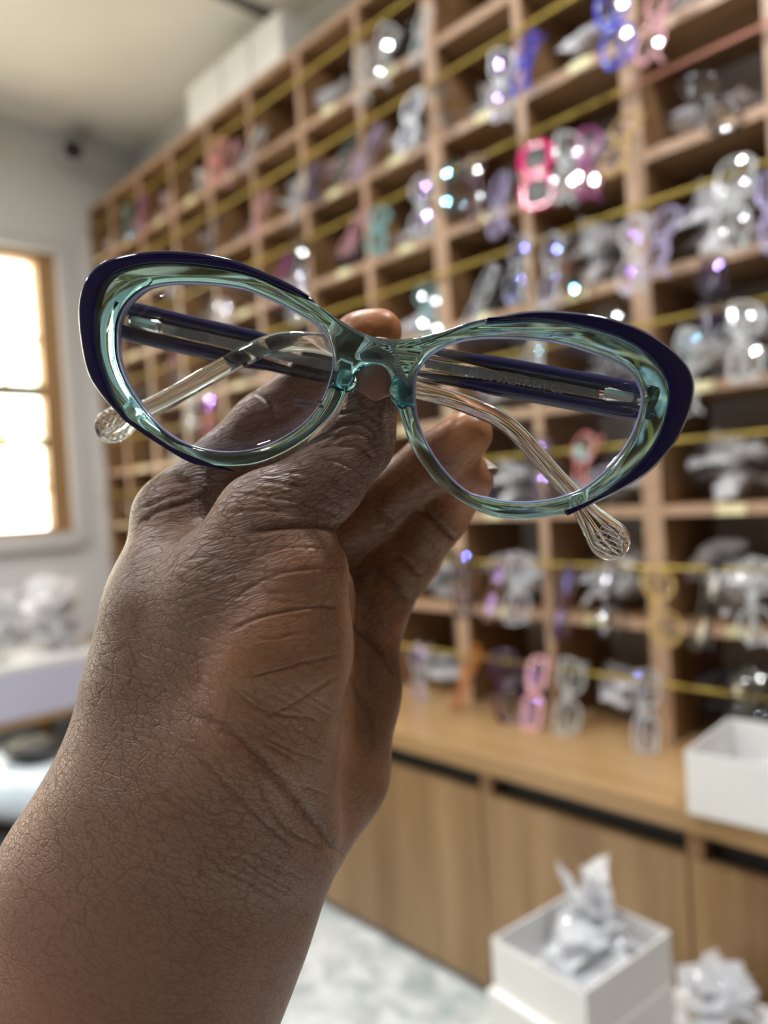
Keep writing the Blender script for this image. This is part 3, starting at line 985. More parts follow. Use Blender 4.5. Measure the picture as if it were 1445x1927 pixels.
def skin():
    m, nt, b, out = new_mat('skin')
    L = nt.links.new
    tc = N(nt, 'ShaderNodeTexCoord')
    ap = N(nt, 'ShaderNodeAttribute', _attribute_name='palm')
    ac = N(nt, 'ShaderNodeAttribute', _attribute_name='crease')
    rp = N(nt, 'ShaderNodeValToRGB')
    e = rp.color_ramp.elements
    e[0].position = 0.0; e[0].color = (0.175, 0.106, 0.080, 1)
    e[1].position = 1.0; e[1].color = (0.50, 0.20, 0.08, 1)  # fingertips: orange skin, lifted to paint in the light on them
    x = e.new(.35); x.color = (0.285, 0.155, 0.108, 1)
    x = e.new(.62); x.color = (0.30, 0.145, 0.078, 1)
    x = e.new(.85); x.color = (0.165, 0.070, 0.030, 1)  # palm hollow: its shadow is put into the colour
    nz = N(nt, 'ShaderNodeTexNoise', Scale=55.0, Detail=4.0)
    L(tc.outputs['Object'], nz.inputs['Vector'])
    ma = N(nt, 'ShaderNodeMath', _operation='MULTIPLY_ADD'); ma.inputs[1].default_value = .30
    L(nz.outputs['Fac'], ma.inputs[0])
    sb = N(nt, 'ShaderNodeMath', _operation='SUBTRACT'); sb.inputs[1].default_value = .15
    L(ap.outputs['Fac'], sb.inputs[0]); L(sb.outputs[0], ma.inputs[2])
    L(ma.outputs[0], rp.inputs['Fac'])
    # skin cells: elongated along the local direction of the creases
    af = N(nt, 'ShaderNodeAttribute', _attribute_name='flow')
    nw = N(nt, 'ShaderNodeTexNoise', Scale=120.0, Detail=1.0)
    L(tc.outputs['Object'], nw.inputs['Vector'])
    mixv = N(nt, 'ShaderNodeVectorMath', _operation='MULTIPLY_ADD')
    mixv.inputs[1].default_value = (.0022, .0022, .0022)
    L(nw.outputs['Color'], mixv.inputs[0]); L(tc.outputs['Object'], mixv.inputs[2])
    def cells(rotz, scl, sc, wid):
        mp = N(nt, 'ShaderNodeMapping', _vector_type='TEXTURE'); mp.inputs['Rotation'].default_value = (0, 0, rotz); mp.inputs['Scale'].default_value = scl
        L(mixv.outputs[0], mp.inputs['Vector'])
        vo = N(nt, 'ShaderNodeTexVoronoi', _feature='DISTANCE_TO_EDGE', Scale=sc)
        L(mp.outputs[0], vo.inputs['Vector'])
        mr = N(nt, 'ShaderNodeMapRange', _interpolation_type='SMOOTHSTEP')
        mr.inputs['From Max'].default_value = wid
        L(vo.outputs['Distance'], mr.inputs['Value'])
        return mr.outputs[0]
    def lerp(a_, b_):
        m_ = N(nt, 'ShaderNodeMix', _data_type='FLOAT')
        L(af.outputs['Fac'], m_.inputs[0]); L(a_, m_.inputs[2]); L(b_, m_.inputs[3])
        return m_.outputs[0]
    c1 = lerp(cells(.50, (1.6, .55, .8), 600.0, .12), cells(-.30, (3.4, .55, 1.0), 560.0, .14))
    c2 = lerp(cells(.42, (5.0, 1.1, 1.5), 480.0, .06), cells(-.24, (8.0, 1.1, 1.5), 480.0, .08))
    c3 = N(nt, 'ShaderNodeTexNoise', Scale=1500.0, Detail=2.0)
    L(tc.outputs['Object'], c3.inputs['Vector'])
    add = N(nt, 'ShaderNodeMath', _operation='MULTIPLY_ADD'); add.inputs[1].default_value = 1.2
    L(c2, add.inputs[0]); L(c1, add.inputs[2])
    add2 = N(nt, 'ShaderNodeMath', _operation='MULTIPLY_ADD'); add2.inputs[1].default_value = .5
    L(c3.outputs['Fac'], add2.inputs[0]); L(add.outputs[0], add2.inputs[2])
    # palm skin is smoother
    inv = N(nt, 'ShaderNodeMapRange'); inv.inputs['From Min'].default_value = .35; inv.inputs['From Max'].default_value = .9
    inv.inputs['To Min'].default_value = .45; inv.inputs['To Max'].default_value = .06
    L(ap.outputs['Fac'], inv.inputs['Value'])
    bp = N(nt, 'ShaderNodeBump', Distance=.00017)
    ar = N(nt, 'ShaderNodeAttribute', _attribute_name='relief')
    iv = N(nt, 'ShaderNodeMath', _operation='MULTIPLY'); L(inv.outputs[0], iv.inputs[0]); L(ar.outputs['Fac'], iv.inputs[1])
    L(iv.outputs[0], bp.inputs['Strength']); L(add2.outputs[0], bp.inputs['Height'])
    L(bp.outputs[0], b.inputs['Normal'])
    # crease pigment; the fine grooves' darkening also paints in their shade
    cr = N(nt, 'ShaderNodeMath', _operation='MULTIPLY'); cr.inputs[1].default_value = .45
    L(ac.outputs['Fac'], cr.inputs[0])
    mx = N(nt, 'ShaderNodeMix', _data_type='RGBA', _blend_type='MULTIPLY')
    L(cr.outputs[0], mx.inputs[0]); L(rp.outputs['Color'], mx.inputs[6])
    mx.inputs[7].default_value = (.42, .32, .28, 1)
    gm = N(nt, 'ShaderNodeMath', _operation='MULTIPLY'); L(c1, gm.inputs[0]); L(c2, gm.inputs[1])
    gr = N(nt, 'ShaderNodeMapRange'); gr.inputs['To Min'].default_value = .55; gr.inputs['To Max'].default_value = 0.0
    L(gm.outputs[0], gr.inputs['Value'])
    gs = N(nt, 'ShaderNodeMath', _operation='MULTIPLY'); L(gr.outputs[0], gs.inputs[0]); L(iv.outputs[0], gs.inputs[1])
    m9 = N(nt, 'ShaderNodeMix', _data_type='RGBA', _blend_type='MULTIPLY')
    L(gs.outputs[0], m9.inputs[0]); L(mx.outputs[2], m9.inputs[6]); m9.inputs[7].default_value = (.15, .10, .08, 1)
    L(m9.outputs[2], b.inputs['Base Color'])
    sp = N(nt, 'ShaderNodeMapRange'); sp.inputs['To Min'].default_value = .15; sp.inputs['To Max'].default_value = .62
    L(gm.outputs[0], sp.inputs['Value']); L(sp.outputs[0], b.inputs['Specular IOR Level'])
    b.inputs['Roughness'].default_value = .42
    return m
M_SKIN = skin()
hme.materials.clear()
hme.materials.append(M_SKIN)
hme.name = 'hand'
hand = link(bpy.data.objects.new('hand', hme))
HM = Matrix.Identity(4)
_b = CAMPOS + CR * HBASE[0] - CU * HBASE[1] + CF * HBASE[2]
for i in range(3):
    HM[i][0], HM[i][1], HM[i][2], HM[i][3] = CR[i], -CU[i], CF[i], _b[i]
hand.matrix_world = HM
tag(hand, 'left hand and forearm with dark brown skin pinching the folded eyeglasses', 'hand')
M_NAIL = plain('thumb_nail', (0.30, 0.155, 0.125), 0.28, var=0.05, scale=200, spec=.5, coat=.3)
M_NAILTIP = plain('nail_tip', (0.62, 0.50, 0.42), 0.35, var=0.04, scale=200)

def nail(center, axis_up, normal, length, width, curve, mat, lab, tip=None):
    """curved nail plate with a free edge, in hand space"""
    c, u, n = np.array(center), np.array(axis_up, float), np.array(normal, float)
    n /= np.linalg.norm(n); u = u - n * (u @ n); u /= np.linalg.norm(u); r = np.cross(u, n)
    V, Fc = [], []
    NU, NVv = 14, 16
    for layer in (0, 1):
        for i in range(NU + 1):
            s = i / NU
            wloc = width * (0.80 + .20 * math.sin(math.pi * min(1, s * 1.15)) ) * (math.sqrt(max(0.0, 1 - ((.16 - s) / .16) ** 2)) * .45 + .55 if s < .16 else 1.0)
            for j in range(NVv + 1):
                a = (j / NVv - .5) * 2
                edge = -.12 * a * a * length if s > .5 else .10 * a * a * length
                p = c + u * ((s - .5) * length + edge * abs(s - .5) * 2) + r * (a * wloc * .5) - n * (curve * a * a + curve * .25 * (2 * s - 1) ** 2) + n * (0.0 if layer == 0 else -.0007)
                V.append(p - HBASE)
    w = NVv + 1
    off = (NU + 1) * w
    for i in range(NU):
        for j in range(NVv):
            f = (i * w + j, i * w + j + 1, (i + 1) * w + j + 1, (i + 1) * w + j)
            Fc.append(f); Fc.append(tuple(off + k for k in f[::-1]))
    o = mesh_obj('fingernail', V, Fc, mat, hand, smooth=True)
    o['label'] = lab
    return o
def surf_z(x, y, own=None):
    m = (np.abs(pxx - x) < 4) & (np.abs(pxy - y) < 4) & facing
    if own: m &= owner == CI[own]
    return co2[m, 2].min() if m.any() else .185
zc_ = surf_z(706, 712)
nail(cm(708, 704, zc_ - .0012), cm(714, 640, zc_ + .0004) - cm(704, 740, zc_), (-.06, -.06, -1), .0125, .0100, .0013, M_NAIL, 'thumb nail, brown and glossy')
nail(cm(921, 868, .2215), cm(931, 862, .2215) - cm(905, 890, .2225), (.55, -.75, -.1), .0075, .0075, .0015, M_NAILTIP, 'pale nail edge behind the ring fingertip')

# ------------------------------------------------------------------ background things
ORD = ['first', 'second', 'third', 'fourth', 'fifth', 'sixth', 'seventh', 'eighth', 'ninth', 'tenth', 'eleventh', 'twelfth', 'thirteenth', 'fourteenth', 'fifteenth']
ROWN = ['bottom row', 'second row up', 'third row up', 'fourth row up', 'fifth row up', 'sixth row up', 'seventh row up', 'top row']
def cell_of(x, z):
    c = int(math.floor((-x / D - .526) / .182))
    r = int(math.floor((z - HR(0)) / .1935))
    return max(-5, min(9, c)), max(0, min(7, r))
USED = {}
def uniq(lbl):
    USED[lbl] = USED.get(lbl, 0) + 1
    return lbl if USED[lbl] == 1 else None

# --- spectacles hung on the rails: four shapes, each front + bridge + temples + lenses
def spec_shape(kind):
    if kind == 'round': f = lambda t: (.026 * math.cos(t), .024 * math.sin(t))
    elif kind == 'rect': f = lambda t: (.028 * math.copysign(abs(math.cos(t)) ** .55, math.cos(t)), .0185 * math.copysign(abs(math.sin(t)) ** .55, math.sin(t)))
    elif kind == 'cat': f = lambda t: (.029 * math.copysign(abs(math.cos(t)) ** .8, math.cos(t)), .021 * math.copysign(abs(math.sin(t)) ** .8, math.sin(t)) + .010 * max(0, math.cos(t)) ** 2)
    else: f = lambda t: (.030 * math.copysign(abs(math.cos(t)) ** .7, math.cos(t)), .026 * math.copysign(abs(math.sin(t)) ** .7, math.sin(t)))
    return f
SPEC_MESH = {}
def spec_meshes(kind, thick):
    key = (kind, thick)
    if key in SPEC_MESH: return SPEC_MESH[key]
    f = spec_shape(kind)
    n = 28
    V, Fc = [], []
    def addm(v, fc):
        b = len(V); V.extend(v); Fc.extend(tuple(i + b for i in g) for g in fc)
    zz = Vector((0, 0, 1))
    lens = []
    for sgn in (-1, 1):
        loop = [Vector((sgn * (.036 + f(2 * math.pi * i / n)[0]), f(2 * math.pi * i / n)[1], -.0018 * abs(f(2 * math.pi * i / n)[0] + .02) / .05)) for i in range(n)]
        addm(*sweep(loop, (thick, .0022), 8, closed=True, flat=zz))
        c = sum(loop, Vector()) / n
        lv = [c + (p - c) * .5 + Vector((0, 0, .0028)) for p in loop]
        v = loop + lv + [c + Vector((0, 0, .0038))]
        lf = [(i, (i + 1) % n, n + (i + 1) % n, n + i) for i in range(n)] + [(n + i, n + (i + 1) % n, 2 * n) for i in range(n)]
        if sgn < 0: lf = [g[::-1] for g in lf]
        lens.append((v, lf))
    addm(*sweep([(-.0105, .006, 0), (-.005, .009, .001), (0, .010, .0015), (.005, .009, .001), (.0105, .006, 0)], (thick * 1.1, .0022), 8, flat=zz))
    tm = []
    for sgn in (-1, 1):
        pts = [(sgn * .064, .008, -.002), (sgn * .066, .009, -.008), (sgn * .058, .008, -.013), (0, .005 + sgn * .002, -.017 - sgn * .002), (-sgn * .03, 0, -.018), (-sgn * .05, -.010, -.018), (-sgn * .062, -.022, -.017)]
        tm.append(sweep(pts, [(.003, .0015)] * 5 + [(.0032, .0016), (.0036, .0014)], 8, flat=zz))
    def mk(nm, vf):
        me = bpy.data.meshes.new(nm); me.from_pydata([tuple(v) for v in vf[0]], [], vf[1]); me.shade_smooth()
        me.materials.append(None)
        return me
    SPEC_MESH[key] = (mk('frame', (V, Fc)), [mk('lens', l) for l in lens], [mk('temple', t) for t in tm])
    return SPEC_MESH[key]

def tinted(name, col, trans=.0, rough=.12):
    m, nt, b, out = new_mat(name)
    nz = N(nt, 'ShaderNodeTexNoise', Scale=90.0, Detail=2.0)
    tc = N(nt, 'ShaderNodeTexCoord'); nt.links.new(tc.outputs['Object'], nz.inputs['Vector'])
    hs = N(nt, 'ShaderNodeMix', _data_type='RGBA', _blend_type='MULTIPLY')
    hs.inputs[0].default_value = .2; hs.inputs[6].default_value = (*col, 1)
    nt.links.new(nz.outputs['Color'], hs.inputs[7]); nt.links.new(hs.outputs[2], b.inputs['Base Color'])
    b.inputs['Roughness'].default_value = rough
    b.inputs['Coat Weight'].default_value = .4
    if trans:
        # see-through plastic without refraction: blend with transparency
        tr = N(nt, 'ShaderNodeBsdfTransparent'); tr.inputs[0].default_value = (*[.5 + .5 * c for c in col], 1)
        mx = N(nt, 'ShaderNodeMixShader', Fac=1 - trans)
        nt.links.new(tr.outputs[0], mx.inputs[1]); nt.links.new(b.outputs[0], mx.inputs[2])
        nt.links.new(mx.outputs[0], out.inputs['Surface'])
    return m
SPEC_COL = {
 'clear': ('clear', tinted('frame_clear', (.86, .88, .90), .55)),
 'white': ('milky white', tinted('frame_white', (.82, .84, .88), .15)),
 'black': ('black', tinted('frame_black', (.012, .012, .014))),
 'hotpink': ('hot pink', tinted('frame_hotpink', (.68, .012, .15))),
 'pink': ('salmon pink', tinted('frame_pink', (.78, .25, .24), .1)),
 'rose': ('pale pink', tinted('frame_rose', (.80, .42, .48), .2)),
 'blue': ('royal blue', tinted('frame_blue', (.02, .04, .55), .05)),
 'teal': ('teal', tinted('frame_teal', (.25, .55, .58), .35)),
 'magenta': ('translucent magenta', tinted('frame_magenta', (.50, .12, .35), .35)),
 'gold': ('gold', tinted('frame_gold', (.62, .42, .14))),
 'brown': ('translucent brown', tinted('frame_brown', (.30, .16, .09), .3)),
 'orange': ('amber orange', tinted('frame_orange', (.62, .20, .015), .1)),
 'plum': ('dark plum', tinted('frame_plum', (.06, .015, .05))),
 'lilac': ('pale lilac', tinted('frame_lilac', (.60, .55, .80), .45)),
 'olive': ('olive black', tinted('frame_olive', (.05, .055, .035), .1)),
}
LENS_A = lens_mat('lens_blue', (.20, .26, 1.0), .15)
LENS_B = lens_mat('lens_violet', (.50, .34, 1.0), .15)
LENS_C = lens_mat('lens_plain', (1, 1, 1), .10)
LENS_D = lens_mat('lens_teal', (.30, .75, 1.0), .13)
# centre px x, y, colour, shape, yaw, tilt, rim thickness
HUNG = [
 (238,418,'olive','rect',35,0,.003),(262,402,'magenta','rect',-30,6,.002),(405,302,'pink','big',8,2,.0042),(432,306,'rose','round',55,4,.002),(470,278,'white','rect',48,3,.0045),
 (395,452,'olive','big',20,-3,.004),(484,405,'rose','round',40,0,.002),(555,372,'white','rect',55,8,.004),(592,342,'black','rect',40,4,.003),(648,298,'olive','big',18,-8,.0042),
 (676,140,'clear','round',25,0,.0025),(722,100,'clear','cat',30,14,.0025),(788,64,'clear','rect',30,-6,.003),(688,285,'lilac','rect',60,0,.002),(770,226,'white','big',22,-2,.0048),
 (836,196,'brown','round',50,0,.0015),(566,492,'black','rect',45,4,.0028),(526,520,'magenta','cat',35,6,.003),(664,432,'rose','round',30,4,.002),(712,432,'teal','rect',25,0,.0035),
 (794,388,'clear','round',20,2,.0025),(852,352,'black','round',35,5,.0025),(892,352,'plum','cat',25,-4,.0025),(936,384,'lilac','rect',30,-10,.0028),
 (944,158,'clear','cat',20,4,.003),(984,118,'blue','rect',28,-6,.004),(1156,48,'blue','big',15,-8,.0042),(1232,40,'rose','round',20,10,.003),
 (1010,328,'hotpink','big',12,-4,.0062),(1066,312,'clear','cat',30,8,.003),(1106,304,'magenta','rect',25,4,.0022),(1166,266,'gold','round',25,-4,.002),
 (1336,190,'black','big',25,-14,.0028),(1188,478,'clear','round',25,2,.0028),(1242,452,'lilac','cat',25,0,.003),(972,506,'clear','round',28,4,.002),(1036,506,'clear','cat',30,0,.0026),(1072,500,'brown','round',40,2,.0018),
 (1378,384,'clear','big',15,6,.003),(1456,396,'lilac','rect',10,-2,.003),(806,588,'teal','round',40,0,.002),(1404,640,'clear','cat',15,4,.003),(1010,640,'clear','rect',25,4,.002),
 (1092,884,'pink','round',30,6,.0024),(1012,880,'black','rect',35,4,.002),(872,1100,'black','rect',45,2,.003),(932,1108,'brown','round',35,0,.002),(976,1108,'clear','cat',30,6,.0028),(1056,1132,'plum','rect',55,0,.004),
 (1152,1126,'black','round',20,8,.002),(1246,1140,'gold','round',45,0,.0028),(1326,1144,'black','rect',60,0,.003),(1424,1130,'clear','round',15,4,.0022),
 (786,1270,'clear','round',20,0,.002),(872,1272,'orange','big',62,2,.0035),(956,1292,'plum','big',45,0,.0045),(1006,1304,'rose','rect',12,-2,.0052),(1072,1312,'clear','cat',20,8,.003),(1216,1338,'clear','rect',20,4,.0026),(1404,1340,'olive','round',15,2,.0025),
 (320,520,'clear','round',35,4,.002),(420,610,'white','rect',40,0,.003),(330,660,'rose','round',40,3,.002),(360,770,'clear','cat',40,0,.002),(395,790,'pink','rect',35,2,.0025),(560,560,'clear','rect',40,6,.002),
 (1290,700,'clear','rect',15,4,.002),(1150,640,'black','round',25,-3,.002),(900,560,'clear','rect',40,0,.002),(1340,560,'black','rect',20,5,.002),
]
rg = random.Random(12)
SEEN = []
for (px, py, ck, kind, yaw, tilt, thick) in HUNG:
    p = on_y(px, py, D - .058)
    cl, mt = SPEC_COL[ck]
    fm, lm, tmm = spec_meshes(kind, thick)
    c_, r_ = cell_of(p.x, p.z)
    zrod = HR(r_) + (.100 if r_ < 2 else .112)
    t = empty('hanging_eyeglasses', tuple(p))
    # width axis vertical, front to the room, turned a little on the rail
    t.rotation_euler = (Matrix.Rotation(math.radians(rg.choice([-1, 1]) * yaw * .8 + 12), 4, 'Z') @ Matrix.Rotation(math.radians(-rg.uniform(4, 30)), 4, 'X') @ Matrix.Rotation(math.radians(tilt), 4, 'Y') @ Matrix.Rotation(math.radians(90), 4, 'X') @ Matrix.Rotation(math.radians(90), 4, 'Z')).to_euler()
    lt = rg.choice([LENS_A, LENS_B, LENS_C, LENS_C, LENS_D])
    dark = {'black': 'black', 'hotpink': 'sun'}.get(ck)
    def part(nm, me_, m_):
        o = link(bpy.data.objects.new(nm, me_), t)
        o.material_slots[0].link = 'OBJECT'; o.material_slots[0].material = m_
        return o
    part('frame', fm, mt)
    for l in lm: part('lens', l, lt if ck != 'hotpink' else M_BLACK)
    for l in tmm: part('temple', l, mt)
    base = '%s eyeglasses hung in the %s, %s column from the window' % (cl, ROWN[r_], ORD[9 - c_])
    shape = {'round': 'round', 'rect': 'narrow', 'cat': 'cat-eye', 'big': 'oversized'}[kind]
    lb = uniq(base) or uniq(base.replace(cl + ' eye', cl + ' ' + shape + ' eye', 1)) or uniq(base.replace(cl + ' eye', 'second ' + cl + ' eye', 1)) or base
    tag(t, lb, 'eyeglasses', 'eyeglasses hanging on the shelf rails')

# --- crumpled plastic bags and sleeves
def bag_mesh(seed, sheets=9):
    """a heap of thin crumpled sleeves: several bent, creased sheets in a unit box"""
    r = random.Random(seed * 77 + 5)
    V, Fc = [], []
    NX, NY = 9, 13
    for s_ in range(sheets):
        off = Vector((r.uniform(0, 90), r.uniform(0, 90), r.uniform(0, 90)))
        w, l = r.uniform(.30, .55), r.uniform(.6, 1.0)
        rot = Matrix.Rotation(r.uniform(0, 6.28), 4, 'Z') @ Matrix.Rotation(r.uniform(-.75, .75), 4, 'X') @ Matrix.Rotation(r.uniform(-.8, .8), 4, 'Y')
        c = Vector((r.uniform(-.24, .24), r.uniform(-.24, .24), r.uniform(.05, .75)))
        curl = r.uniform(-1.2, 1.2)
        base = len(V)
        for lay in (0, 1):
            for i in range(NX + 1):
                for j in range(NY + 1):
                    u, v = i / NX - .5, j / NY - .5
                    puff = .09 * (1 - (2 * u) ** 2) * (1 - (2 * v) ** 2) * (1 if lay else -1)
                    p = Vector((u * w, v * l, puff + curl * (v * v - .08) * .6))
                    q = p * 5 + off
                    n_ = 1 - 2 * abs(mnoise.noise(q)); n2 = 1 - 2 * abs(mnoise.noise(q * 2.3))
                    p += Vector((.03 * n2, .02 * n_, .075 * n_ + .04 * n2))
                    V.append(rot @ p + c)
            for i in range(NX):
                for j in range(NY):
                    a = base + lay * (NX + 1) * (NY + 1) + i * (NY + 1) + j
                    Fc.append((a, a + 1, a + NY + 2, a + NY + 1))
    A = np.array([tuple(v) for v in V])
    mn, mx_ = A.min(0), A.max(0)
    A = (A - mn) / (mx_ - mn)
    A[:, :2] -= .5
    me = bpy.data.meshes.new('plastic_bag')
    me.from_pydata(A.tolist(), [], Fc)
    me.shade_smooth(); me.set_sharp_from_angle(angle=math.radians(35))
    me.materials.append(None)
    return me
BAGS = [bag_mesh(i + 1) for i in range(7)]
BIG = [bag_mesh(i + 20, 9) for i in range(3)]
def bag(name, me_, loc, size, rz, mat, label, cat='plastic bag', group=None):
    o = link(bpy.data.objects.new(name, me_))
    o.location = loc; o.scale = size; o.rotation_euler = (0, 0, rz)
    o.material_slots[0].link = 'OBJECT'; o.material_slots[0].material = mat
    tag(o, label, cat, group)
    return o
OVR = {(-1, 4): M_BAGW, (0, 4): M_BAGW, (-1, 1): M_BAGW, (-1, 2): M_BAGW, (-1, 3): M_BAGW, (-1, 0): M_BAGD, (0, 1): M_BAGW, (1, 3): M_BAGW, (1, 4): M_BAGD, (2, 7): M_BAGD, (2, 5): M_BAGW, (-1, 6): M_BAGW, (0, 6): M_BAGW, (8, 6): M_BAGP, (7, 5): M_BAGP}
WORD = {M_BAG.name: 'clear', M_BAGW.name: 'milky', M_BAGD.name: 'dark', M_BAGP.name: 'pinkish'}
for r in range(8):
    for c in range(-3, 10):
        if rg.random() < .10 and (c, r) not in OVR: continue
        xa_, xb_ = XD(c + 1) + .02, XD(c) - .02
        if c == 9: xa_ = XL + .04
        mt = OVR.get((c, r)) or rg.choice([M_BAG, M_BAG, M_BAG, M_BAGW, M_BAGW, M_BAGD, M_BAGP])
        w = (xb_ - xa_) * rg.uniform(.82, .98); hgt = rg.uniform(.065, .11)
        if (c, r) in OVR: hgt = rg.uniform(.11, .145); w = (xb_ - xa_)
        tall = hgt > .085
        bag('plastic_bag', rg.choice(BAGS), ((xa_ + xb_) / 2, D + .085 + rg.uniform(-.012, .01), HR(r) + (.009 if r else 0) + .0006), (w, .165, hgt), rg.choice([0, math.pi]), mt,
            '%s crumpled plastic bag lying in the %s, %s column from the window' % (WORD[mt.name], ROWN[r], ORD[9 - c]), 'plastic bag', 'plastic bags in the pigeonholes')

# --- boxes on top of the shelf
xs = [-1.70, -1.54, -1.42, -1.30]
k = 0
for i in range(3):
    for lev in range(2):
        a, b_ = xs[i] * D + .004, xs[i + 1] * D - .004
        t = box('lens_box', (a, D + .002, HR(8) + .0095 + lev * .062), (b_, D + .12, HR(8) + .0095 + lev * .062 + .061), M_CARD, None, .002)
        o_ = Vector(((a + b_) / 2, D + .06, HR(8) + .0095 + lev * .062))
        t.data.transform(Matrix.Translation(-o_)); t.location = o_
        tag(t, '%s white carton of the row on top of the shelf, %s' % (['leftmost', 'middle', 'rightmost'][i], ['bottom layer', 'top layer'][lev]), 'box', 'white cartons on top of the shelf')

# --- white open boxes
def open_box(name, L, W, Hh, mat, t=.0025):
    b = bmesh.new()
    add_box(b, (0, 0, 0), (L, W, t))
    add_box(b, (0, 0, t), (L, t, Hh)); add_box(b, (0, W - t, t), (L, W, Hh))
    add_box(b, (0, t, t), (t, W - t, Hh)); add_box(b, (L - t, t, t), (L, W - t, Hh))
    return bm_obj(name, b, mat)
ob = open_box('open_box', .26, .17, .082, M_CARD)
ob.location = (-.474, YCN - .012, HR(0) + .0005)
ob.rotation_euler = (0, 0, math.radians(5))
tag(ob, 'white open-topped cardboard box standing on the countertop at the right', 'box')
o = bag('eyeglass_pouch', BAGS[2], (-.31, 1.05, HR(0) + .004), (.06, .05, .062), .4, SPEC_COL['hotpink'][1], 'hot pink pouch inside the white open box on the countertop', 'pouch')
bag('plastic_bag', BAGS[4], (-.395, 1.06, HR(0) + .004), (.09, .09, .05), 1.2, M_BAGW, 'milky crumpled bag inside the white open box on the countertop', 'plastic bag')

# --- stacked cartons by the cabinet
cor = P(1106, 1862, .80)
fh = Vector((CF.x, CF.y, 0)).normalized(); rh = Vector((CR.x, CR.y, 0)).normalized()
ang = math.radians(38)
dl = (fh * math.cos(ang) - rh * math.sin(ang)); dr = (fh * math.sin(ang) + rh * math.cos(ang))
rz = math.atan2(dr.y, dr.x)
bh = .059
top = cor.z
n = 6
bh = (top - .001) / n
for i in range(n):
    sft = .0 if i == n - 1 else (.010 if i == n - 2 else .004 * (i % 2))
    p = cor - dr * (.004 + sft) - dl * sft * .3
    if i == n - 1:
        o = open_box('stacked_carton', .158, .135, bh - .0008, M_CARD)
    else:
        o = box('stacked_carton', (0, 0, 0), (.166, .140, bh - .0008), M_CARD, None, .0015)
    o.location = (p.x, p.y, i * bh + .0004)
    o.rotation_euler = (0, 0, rz)
    tag(o, '%s white carton in the stack on the floor before the cabinets' % (['lowest', 'second lowest', 'third lowest', 'third from the top', 'second from the top', 'topmost open'][i]), 'box', 'stacked white cartons')
pc = cor + dr * .078 + dl * .066
bag('plastic_bag', BIG[0], (pc.x, pc.y, top - bh + .004), (.140, .118, .072), rz, M_BAG, 'clear plastic bags of eyeglasses spilling out of the topmost white carton', 'plastic bag')
pc2 = cor + dr * .112 + dl * .085
bag('plastic_bag', BIG[1], (pc2.x, pc2.y, top - bh + .005), (.085, .085, .125), rz + .6, M_BAG, 'clear plastic sleeve standing up at the back of the topmost carton', 'plastic bag')
p3 = cor + dr * .172 - dl * .075
hb = top - bh * 2.3
o = box('stacked_carton', (0, 0, 0), (.12, .12, hb - .0005), M_CARD, None, .002)
o.location = (p3.x, p3.y, .0003); o.rotation_euler = (0, 0, rz + .1)
tag(o, 'tall white carton on the floor right of the stacked cartons', 'box')
bag('plastic_bag', BIG[2], tuple(p3 + dr * .06 + dl * .06 - Vector((0, 0, p3.z - hb - .0005))), (.11, .10, .055), rz, M_BAG, 'clear crumpled plastic on the tall white carton beside the stack', 'plastic bag')

# --- the desk by the window and its clutter
DX, DT = -2.20, CZ - .40
dk = empty('desk', ((XL + DX) / 2, .35, 0))
tag(dk, 'low pale desk with a deep lavender front under the window', 'desk')
inv = Matrix.Translation(-Vector(dk.location))
for nm, lo_, hi_, mt, bv in (('desktop', (XL + .035, -.25, DT - .02), (DX, .93, DT), M_CARD, .002), ('front_panel', (DX - .025, -.249, DT - .145), (DX - .001, .929, DT - .0205), M_LAV, .001),
                             ('rail', (DX - .03, -.249, DT - .165), (DX - .004, .929, DT - .1455), M_FRAMEW, 0)):
    o = box(nm, lo_, hi_, mt, None, bv); o.parent = dk; o.matrix_parent_inverse = inv
for (x, y) in ((XL + .06, -.22), (XL + .06, .90), (DX - .06, -.22), (DX - .06, .90)):
    o = box('leg', (x - .02, y - .02, 0), (x + .02, y + .02, DT - .0205), M_FRAMEW); o.parent = dk; o.matrix_parent_inverse = inv
for i, (x, y, sx, sy, sz, mt, lb) in enumerate((
    (-2.36, .60, .26, .22, .12, M_BAGW, 'wide milky plastic bag at the near edge of the desk by the window'),
    (-2.33, .82, .20, .22, .23, M_BAGW, 'tall upright milky plastic bag on the desk beside the shelf'),
    (-2.58, .72, .26, .26, .20, M_BAG, 'clear plastic bag on the desk against the window wall'),
    (-2.42, .33, .28, .24, .16, M_BAGW, 'milky plastic bag on the desk at the left edge of the view'))):
    bag('plastic_bag', BIG[i % 3], (x, y, DT + .0006), (sx, sy, sz), i * 1.1, mt, lb, 'plastic bag', 'plastic bags on the desk')
q = P(45, 1520, 1.42)
crt = box('storage_carton', (-.17, -.15, 0), (.17, .15, q.z), M_BLACK, None, .006)
crt.location = (q.x, q.y, 0.0003); crt.rotation_euler = (0, 0, .5)
tag(crt, 'dark storage carton on the floor at the lower left', 'box')
b = bmesh.new()
add_box(b, (-.13, -.10, 0), (.13, .10, .085), .03)
bmesh.ops.subdivide_edges(b, edges=b.edges, cuts=2, use_grid_fill=True)
for v in b.verts:
    v.co += Vector((mnoise.noise(v.co * 14), mnoise.noise(v.co * 14 + Vector((5, 0, 0))), .6 * mnoise.noise(v.co * 14 + Vector((0, 9, 0))))) * .010
    v.co.z = max(v.co.z, 0)
M_PACK = plain('pale_blue_plastic', (.58, .66, .72), .25, var=.08, scale=18)
pk = bm_obj('soft_packet', b, M_PACK, smooth=True)
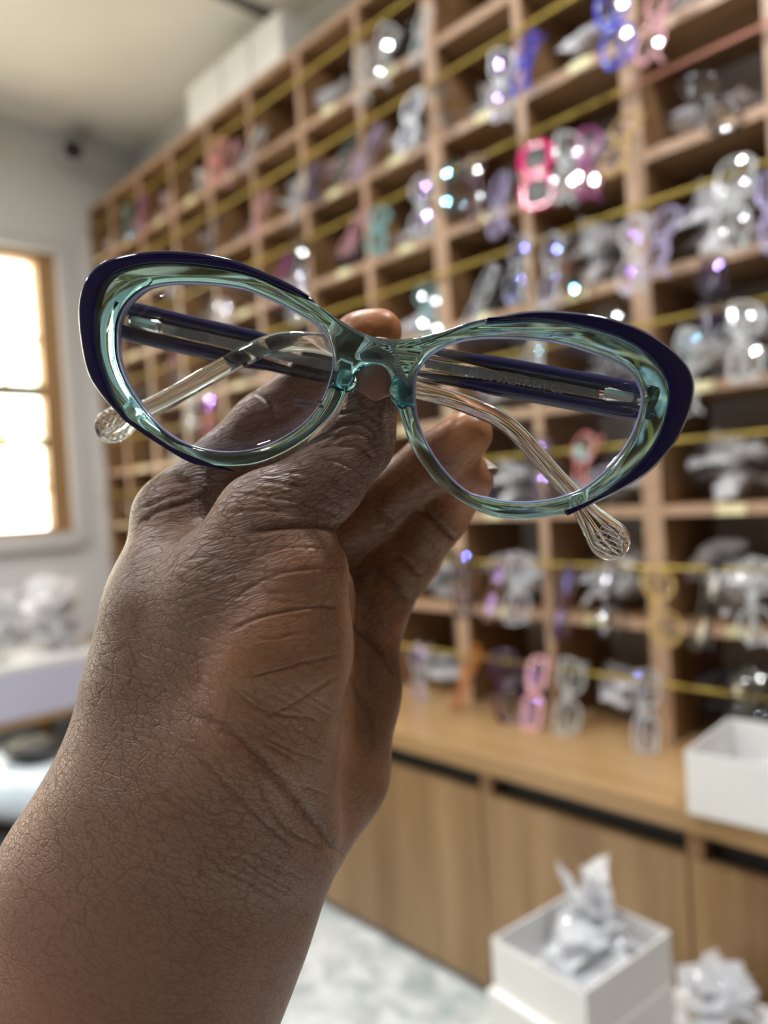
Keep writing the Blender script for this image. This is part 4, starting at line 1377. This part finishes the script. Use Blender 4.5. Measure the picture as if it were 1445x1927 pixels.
pk.location = (q.x, q.y, q.z + .001); pk.rotation_euler = (0, 0, .5)
tag(pk, 'pale blue wrapped soft packet on the dark carton at the lower left', 'packet')
b = bmesh.new()
bmesh.ops.create_uvsphere(b, u_segments=28, v_segments=14, radius=1.0)
for v in b.verts:
    v.co = Vector((v.co.x * .062, v.co.y * .05, v.co.z * .018 * (1 if v.co.z > 0 else .6) + .006 * mnoise.noise(v.co * 2.2)))
ep = bm_obj('oval_pouch', b, M_BLACK, smooth=True)
pp = P(62, 1392, 1.44)
ep.location = (pp.x, pp.y, q.z + .103); ep.rotation_euler = (0, 0, .4)
tag(ep, 'black oval pouch resting on the pale blue packet', 'pouch')

# --- wall camera
d_ = CF + (128 - CX) / F_PX * CR - (292 - CY) / F_PX * CU
pc = CAMPOS + d_ * ((XL + .001) / d_.x)
cc = empty('security_camera', tuple(pc))
tag(cc, 'small white wall camera with a black lens high on the window wall', 'security camera')
def lathe(name, prof, axis_m, mat, parent, n=20):
    V, Fc = [], []
    for (r_, z_) in prof:
        for k in range(n):
            a = 2 * math.pi * k / n
            V.append(axis_m @ Vector((r_ * math.cos(a), r_ * math.sin(a), z_)))
    for i in range(len(prof) - 1):
        for k in range(n):
            Fc.append((i * n + k, i * n + (k + 1) % n, (i + 1) * n + (k + 1) % n, (i + 1) * n + k))
    Fc.append(tuple(range(n))[::-1]); Fc.append(tuple((len(prof) - 1) * n + k for k in range(n)))
    return mesh_obj(name, V, Fc, mat, parent, smooth=False)
AX = Matrix.Rotation(math.radians(90), 4, 'Y')
lathe('mount', [(.045, 0), (.045, .012), (.02, .018), (.014, .05)], AX, M_TRIMW, cc)
AIM = Matrix.Translation((.06, 0, -.005)) @ Matrix.Rotation(math.radians(-28), 4, 'Z') @ Matrix.Rotation(math.radians(112), 4, 'Y')
lathe('body', [(.028, -.05), (.036, -.045), (.038, .03), (.042, .034), (.042, .055), (.034, .056)], AIM, M_TRIMW, cc)
lathe('lens', [(.033, .0565), (.033, .060), (.026, .064), (.010, .066)], AIM, M_BLACK, cc)
